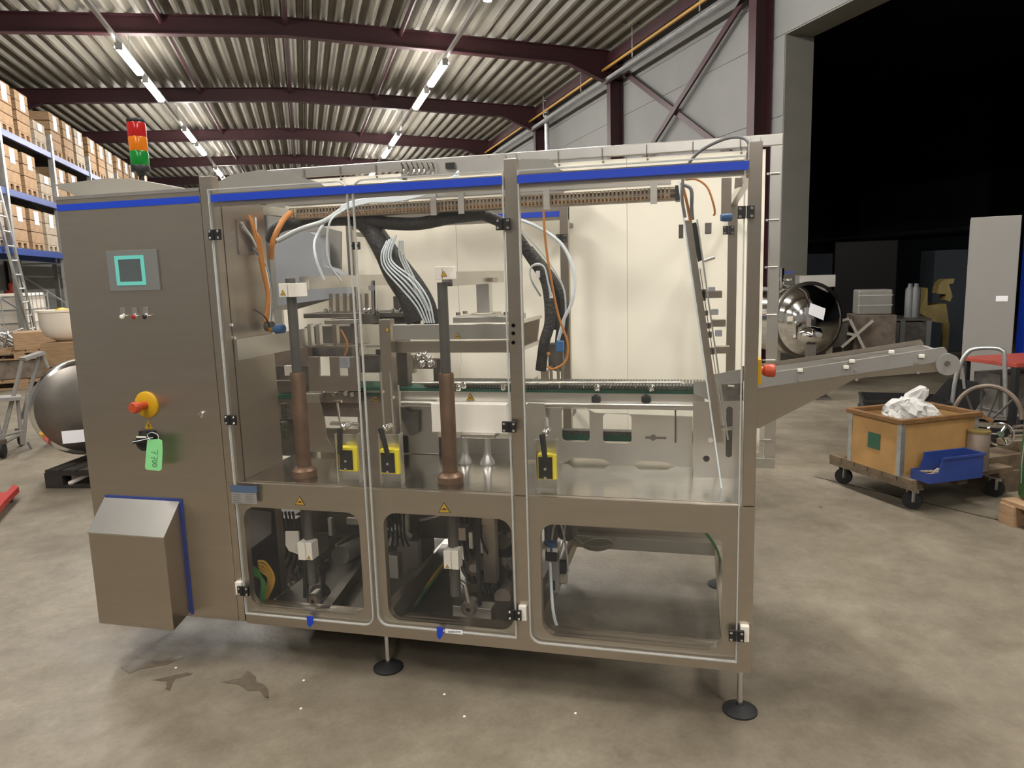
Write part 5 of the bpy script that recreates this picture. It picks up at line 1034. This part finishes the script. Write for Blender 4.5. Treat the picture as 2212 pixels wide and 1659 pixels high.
MB().lathe([(.02, -.02), (.02, .04)], c, nv, 12).build('hub', 'chrome', hw_); 
for k in range(4):
    o = MB().cyl((0, 0, 0), (.4, .03*k, 0), .012, 10).build('steel_rod', 'steel'); o.location = (base.x+.2+.02*k, base.y-.02+.05*k, .33+.025*k); o.rotation_euler.z = RA-.2; tag(o, 'grey steel rod lying on the wooden blocks', 'rod', 'steel rods on the wooden blocks')
# black crates with a hoop
def black_crate(loc, rz, w_, d_, h_, lab, mt='black', tilt=0):
    t = thing('folding_crate', lab, 'crate', loc, rz); t.rotation_euler.x = tilt
    th = .012
    for nm, b in (('long_side', (0, w_, 0, th)), ('long_side', (0, w_, d_-th, d_)), ('short_side', (0, th, th, d_-th)), ('short_side', (w_-th, w_, th, d_-th))):
        s = MB().box(*b, 0, h_).build(nm, mt, t)
    MB().box(th, w_-th, th, d_-th, 0, th).build('crate_floor', mt, t)
    for zz in (h_*.35, h_*.7, h_-.02): MB().box(-.008, w_+.008, -.008, 0, zz, zz+.018).box(-.008, 0, 0, d_, zz, zz+.018).build('rib', mt, t)
    return t
bc = c1_ = RR(2096, 950, 6.02); black_crate((c1_.x, c1_.y, .0), -.33, .62, .40, .25, 'black plastic crate with ribbed sides behind the dolly, hoop on top')
c1_ = RR(1862, 950, 6.45); black_crate((c1_.x, c1_.y, .0), -.12, .62, .42, .40, 'dark blue-black crate behind the brown box', 'black')
hp = thing('steel_hoop', 'curved steel hoop with spokes standing in the black crate', 'hoop', RR(2132, 900, 6.1)*1); hp.location.z = .015; hcz = RR(2132, 905, 6.1).z; hrz = RR(2132, 838, 6.1).z-hcz; c = Vector((0, .0, hcz))
MB().tube([c+Vector((.19*math.cos(q), -.07*math.cos(q), hrz*math.sin(q))) for q in [PI*i/24 for i in range(25)]], .016, 8).build('hoop_band', 'mech_brown', hp, smooth=True)
for k in range(4): q = .7+k*.55; MB().tube([c+Vector((.18*math.cos(q), -.065*math.cos(q), hrz*.95*math.sin(q))), c+Vector((.08*math.cos(q), .06, -.02))], .008, 6).build('spoke', 'mech_dark', hp)
pp_ = [RR(a, b, 6.75) for a, b in ((2002, 872), (2050, 816), (2112, 826), (2130, 850), (2095, 905))]; o = MB().prism(pp_, (.01, .03, 0)).build('tilted_panel', 'black'); tag(o, 'black slanting plastic panel leaning above the black crate', 'panel')
# red-topped table
rt = thing('red_topped_stand', 'small black metal stand with a worn red top at the right edge', 'stand', RR(2196, 800, 7.0)*1, .45)
rt.location.z = 0
zt_ = RR(2165, 772, 7.0).z
MB().box(-.27, .35, -.25, .25, zt_-.035, zt_).build('stand_top', 'red_top', rt, bevel=.004, label='worn red top')
for xx, yy in ((-.25, -.23), (.33, -.23), (-.25, .23), (.33, .23)): MB().box(xx-.02, xx+.02, yy-.02, yy+.02, 0, zt_-.035).build('leg', 'black', rt)
MB().box(-.24, .32, -.22, .22, zt_-.42, zt_-.40).build('shelf', 'alu', rt); MB().box(-.2, .26, -.05, .2, zt_-.40, zt_-.12).build('motor_box', 'mech_dark', rt)
# pale metal tray beside the stand
# sack truck handle
a = RR(2100, 850, 6.7); stk = thing('sack_truck', 'grey tubular sack truck handle curving above the black crates', 'hand truck', (a.x, a.y, 0))
W2 = lambda p: p-Vector((a.x, a.y, 0))
pts = [W2(RR(2050, 905, 6.7)), W2(RR(2062, 830, 6.7)), W2(RR(2076, 785, 6.7)), W2(RR(2090, 762, 6.7)), W2(RR(2108, 753, 6.7)), W2(RR(2148, 752, 6.7)), W2(RR(2164, 757, 6.7)), W2(RR(2170, 775, 6.7)), W2(RR(2172, 900, 6.7))]
pts[0].z = .02; MB().tube(pts, .016, 10, smooth=4).build('handle_tube', 'galv', stk, smooth=True)
MB().tube([W2(RR(2083, 840, 6.72)), W2(RR(2078, 790, 6.72))], .012).build('handle_brace', 'galv', stk); MB().box(-.2, .15, -.06, .1, 0, .03).build('toe_plate', 'galv', stk)
# grey locker panel and blue upright
lk = thing('grey_locker', 'tall narrow grey metal locker with a white label', 'locker', (2.68, 7.72, 0), -.30)
lk_h = 1.875
MB().box(-.19, .19, -.25, .25, 0.03, lk_h).build('locker_body', 'grey_paint', lk, bevel=.004); MB().box(-.185, .185, -.256, -.25, .06, lk_h-.02).build('locker_door', 'grey_paint', lk)
MB().box(.04, .13, -.260, -.257, 1.12, 1.17).build('label', 'paper', lk, label='small white label')
MB().box(-.15, .15, -.2, .2, 0, .03).build('plinth', 'black', lk)
bl = thing('blue_rack_post', 'bright blue perforated rack post right of the grey locker', 'rack post', (3.0, 7.70, 0), .3)
MB().box(-.06, .06, -.05, .05, 0, 2.5).build('post_body', 'blue_band', bl); 
for k in range(14): MB().lathe([(.012, -.0515), (.012, -.05)], (0, 0, .3+k*.15), (0, 1, 0), 8).build('punched_hole', 'ink', bl)
MB().box(-.1, .1, -.08, .08, 0, .008).build('base_plate', 'galv', bl)
o = MB().box(-.12, .12, -.1, .1, 0, 1.05).lathe([(.1, 1.05), (.04, 1.15)], (0, 0, 0)).build('red_canister', 'red', bevel=.02); o.location = (3.05, 7.2, .55); tag(o, 'red metal canister behind the red-topped stand', 'canister')
# shiny tank in the dark hall
td = 9.8; tcn = RR(1745, 692, td); tk = thing('steel_tank', 'shiny stainless steel tank lying on its side with a domed end', 'tank', (tcn.x, tcn.y, 0))
nr = Vector((-.18, -1, 0)).normalized(); nr = Vector((SA*.9, -CA, 0)).normalized(); R2 = 78/FPX*td*.93
o_ = Vector((0, 0, tcn.z))
MB().lathe([(R2, -.85), (R2, 0), (R2*.97, .05), (R2*.8, .15), (R2*.5, .22), (R2*.2, .25), (.01, .255)], o_, nr, 48).build('tank_shell', 'chrome', tk, smooth=True)
MB().lathe([(R2+.005, -.03), (R2+.03, -.02), (R2+.03, .02), (R2+.005, .03)], o_, nr, 48).build('rim_band', 'steel_dark', tk, smooth=True)
MB().box(-.35, -.28, .3, .37, 0, tcn.z-R2*.8).box(.28, .35, .3, .37, 0, tcn.z-R2*.8).box(-.35, -.28, 1.2, 1.27, 0, tcn.z-R2*.8).box(.28, .35, 1.2, 1.27, 0, tcn.z-R2*.8).build('tank_legs', 'steel', tk)
MB().tube([(-.3, .2, tcn.z+R2*.8), (-.3, .2, tcn.z+R2+.2)], .03).tube([(-.42, .2, tcn.z+R2+.06), (-.18, .2, tcn.z+R2+.06)], .025).build('valve', 'chrome', tk, smooth=True)
MB().box(-.27, -.16, .19, .21, tcn.z+R2+.13, tcn.z+R2+.16).build('valve_handle', 'seal_blue', tk)
MB().box(-.1, .32, .1, .5, tcn.z+R2*.9, tcn.z+R2+.1).build('inlet_box', 'steel_light', tk)
lc = RR(1768, 665, td-.35)-Vector((tcn.x, tcn.y, 0)); MB().prism([lc+Vector((-.09, 0, .06)), lc+Vector((.08, 0, -.01)), lc+Vector((.06, 0, -.15)), lc+Vector((-.11, 0, -.07))], (0, .01, 0)).build('paper_label', 'paper', tk)
c = RR(1752, 724, td-1.0); o = MB().lathe([(.05, -.15), (.09, -.1), (.10, 0), (.08, .08), (.03, .11)], (0, 0, 0), (1, .2, 0), 20).lathe([(.105, -.03), (.105, -.01)], (0, 0, 0), (1, .2, 0), 20).build('pump', 'chrome', smooth=True); o.location = c
tag(o, 'round polished pump head in front of the steel tank', 'pump')
g = MB().box(-.05, .05, -.05, .05, 0, c.z-.1).box(-.2, .2, -.15, .15, 0, .03).build('pump_pedestal', 'steel_dark'); g.location = (c.x, c.y, g.location.z); tag(g, 'thin dark pedestal under the polished pump head', 'pedestal')
# dark hopper trough with cross legs
th_ = thing('feed_trough', 'dark sloping trough on crossed metal legs beside the steel tank', 'trough', RR(1810, 720, 10.6)); th_.location.z = 0
T = lambda px, py, r=10.6: RR(px, py, r)-Vector((th_.location.x, th_.location.y, 0))
MB().prism([T(1765, 712), T(1830, 690), T(1836, 745), T(1795, 752), T(1768, 736)], (0, .4, 0)).build('trough_body', 'mech_dark', th_)
MB().bar(T(1760, 711, 10.55), T(1834, 688, 10.55), .03, .03).build('trough_rim', 'steel_light', th_)
for a, b in (((1818, 750), (1886, 692)), ((1836, 690), (1872, 763)), ((1830, 720), (1850, 724))): MB().bar(T(*a, 10.5), T(*b, 10.5), .035, .035).build('cross_leg', 'steel_light', th_)
f1, f2 = T(1822, 752), T(1870, 762)
for f in (f1, f2): MB().tube([f, Vector((f.x, f.y, 0))], .02).build('leg', 'steel_dark', th_)
# steel table with wrapped box and glass apparatus
tbr = 11.6; ta, tb2 = RR(1898, 685, tbr), RR(2002, 683, tbr)
tbl = thing('steel_table', 'dark table with grey steel legs in the unlit hall', 'table', ((ta.x+tb2.x)/2, (ta.y+tb2.y)/2, 0), -.05)
tz = ta.z; hwid = (tb2-ta).length/2
MB().box(-hwid, hwid, -.3, .4, tz-.03, tz).build('tabletop', 'steel_dark', tbl)
for xx, yy in ((-hwid+.03, -.28), (hwid-.03, -.28), (-hwid+.03, .37), (hwid-.03, .37), (-.05, -.28)): MB().box(xx-.03, xx+.03, yy-.03, yy+.03, 0, tz-.03).build('leg', 'grey_cable', tbl)
MB().box(-hwid+.06, hwid-.06, -.26, .34, .15, tz-.05).build('lower_box', 'mech_dark', tbl)
p0, p1 = RR(1852, 680, 10.75), RR(1928, 680, 10.75); wbx = thing('wrapped_box', 'pale plastic-wrapped box standing in the dark hall', 'box', ((p0.x+p1.x)/2, (p0.y+p1.y)/2, p0.z)); hb = (p1-p0).length/2
MB().box(-hb, hb, 0, .35, 0, RR(1890, 626, 10.75).z-p0.z).build('wrapped_body', 'hood_grey', wbx, bevel=.02)
for z in (.12, .25): MB().box(-hb-.004, hb+.004, -.004, .0, z, z+.01).build('wrap_fold', 'poly_bag', wbx)
o = MB().box(-hb-.05, hb+.05, -.05, .45, 0, p0.z).build('plinth_cabinet', 'mech_brown', bevel=.01); o.location = ((p0.x+p1.x)/2, (p0.y+p1.y)/2+.2, p0.z/2); tag(o, 'dark brown cabinet under the wrapped box', 'cabinet')
for i, px in enumerate((1963, 1976)):
    c = RR(px, 683, tbr+.05); o = MB().lathe([(.06, 0), (.06, .5), (.03, .54), (.03, .58)], (0, 0, 0), (0, 0, 1), 16).build('glass_column', 'grey_cable', smooth=True); o.location = Vector((c.x, c.y, tz+.29)); tag(o, ('left', 'right')[i]+' pale upright cylinder on the dark table', 'cylinder')
# yellow press
yr_ = 12.2; yb = RR(2020, 770, yr_); yp = thing('yellow_press', 'old yellow machine press with bent arm in the dark hall', 'machine', (yb.x, yb.y, 0))
Yp = lambda px, py, r=yr_: RR(px, py, r)-Vector((yb.x, yb.y, 0))
MB().prism([Yp(a, b) for a, b in ((1985, 676), (2004, 622), (2004, 660), (2044, 656), (2050, 700), (2010, 694), (2000, 684))], (0, .4, 0)).build('press_frame', 'machine_yellow', yp)
MB().prism([Yp(a, b) for a, b in ((2030, 612), (2040, 603), (2062, 602), (2060, 612), (2050, 614), (2058, 640), (2052, 652), (2040, 648), (2044, 636), (2024, 634))], (0, .25, 0)).build('press_arm', 'machine_yellow', yp)
MB().bar(Yp(2043, 698), Vector((Yp(2043, 698).x, Yp(2043, 698).y, 0)), .08, .08).build('press_leg', 'machine_yellow', yp); MB().bar(Yp(1995, 690), Vector((Yp(1995, 690).x, Yp(1995, 690).y+.3, 0)), .08, .08).build('press_leg', 'machine_yellow', yp)
# tall dark cabinets with a reflective strip
for i, (x0, x1, yt, rg_, lab) in enumerate(((1738, 1795, 548, 14, 'lower dark cabinet at the left in the unlit hall'), (1796, 1935, 520, 14.6, 'large black machine cabinet in the unlit hall'), (2010, 2085, 540, 14, 'dark machine cabinet behind the yellow press'))):
    a, b = RR(x0, 700, rg_), RR(x1, 700, rg_); o = MB().box(-(b-a).length/2, (b-a).length/2, 0, .8, 0, RR((x0+x1)/2, yt, rg_).z).build('dark_cabinet', 'black' if i == 1 else 'dark_wall', bevel=.02)
    zc_ = o.location.z; o.location = ((a.x+b.x)/2, (a.y+b.y)/2+.4, zc_); tag(o, lab, 'cabinet')
c = RR(1820, 602, 13.9); o = MB().box(-.03, .03, -.01, .01, -.33, .33).build('reflective_strip', 'paper'); o.location = c; tag(o, 'narrow pale upright strip on the black cabinet', 'strip')
o.location = RR(1820, 602, 14.57)
# floor bits: small debris
for i, (px, py) in enumerate(((1772, 1095), (960, 1500), (1003, 1548), (656, 1470), (650, 1531), (380, 1443), (1243, 1541))):
    c = PZ(px, py, .001); s_ = .012 if i == 0 else .005
    o = MB().lathe([(s_, 0), (s_*.9, s_*.4)], (0, 0, 0), (0, 0, 1), 7).build('debris_chip', 'machine_yellow' if i == 0 else 'paper'); o.location = c+Vector((0, 0, s_*.2))
    tag(o, 'yellowish chip lying on the floor in front of the dolly' if i == 0 else 'tiny white chip lying on the concrete floor in front of the machine', 'debris', None if i == 0 else 'white chips on the floor')

# oil stains on the concrete
for i, pts in enumerate((((262, 1442), (300, 1425), (350, 1428), (392, 1412), (400, 1420), (352, 1438), (300, 1446), (278, 1456)), ((330, 1470), (405, 1452), (418, 1456), (380, 1466), (366, 1492), (358, 1488), (362, 1472)), ((478, 1474), (520, 1464), (532, 1450), (552, 1460), (556, 1474), (576, 1482), (582, 1508), (572, 1508), (560, 1492), (530, 1492), (520, 1480)))):
    rg = []
    for (a, b), (a2, b2) in zip(pts, pts[1:]+pts[:1]):
        for k in range(4): t_ = k/4; rg.append((a+(a2-a)*t_+random.uniform(-2.5, 2.5), b+(b2-b)*t_+random.uniform(-1, 1)))
    o = MB().prism([PZ(a, b, 0) for a, b in rg], (0, 0, .0012), [[PZ(a, b, 0) for a, b in ()]][:0]).build('oil_stain', 'oil'); tag(o, ('dark oily smear on the floor nearest the vent cover', 'small dark oily mark between two larger stains on the floor', 'branching brown oily stain on the floor, rightmost of three')[i], 'stain', 'oil stains on the floor')

# joint in the concrete slab on the right
ja, jb = PZ(1760, 1030, 0), PZ(2230, 1141, 0); struct(MB().bar((ja.x, ja.y, .0008), (jb.x, jb.y, .0008), .012, .0016), 'trim_floor_joint', 'wood_dark', frame=None)
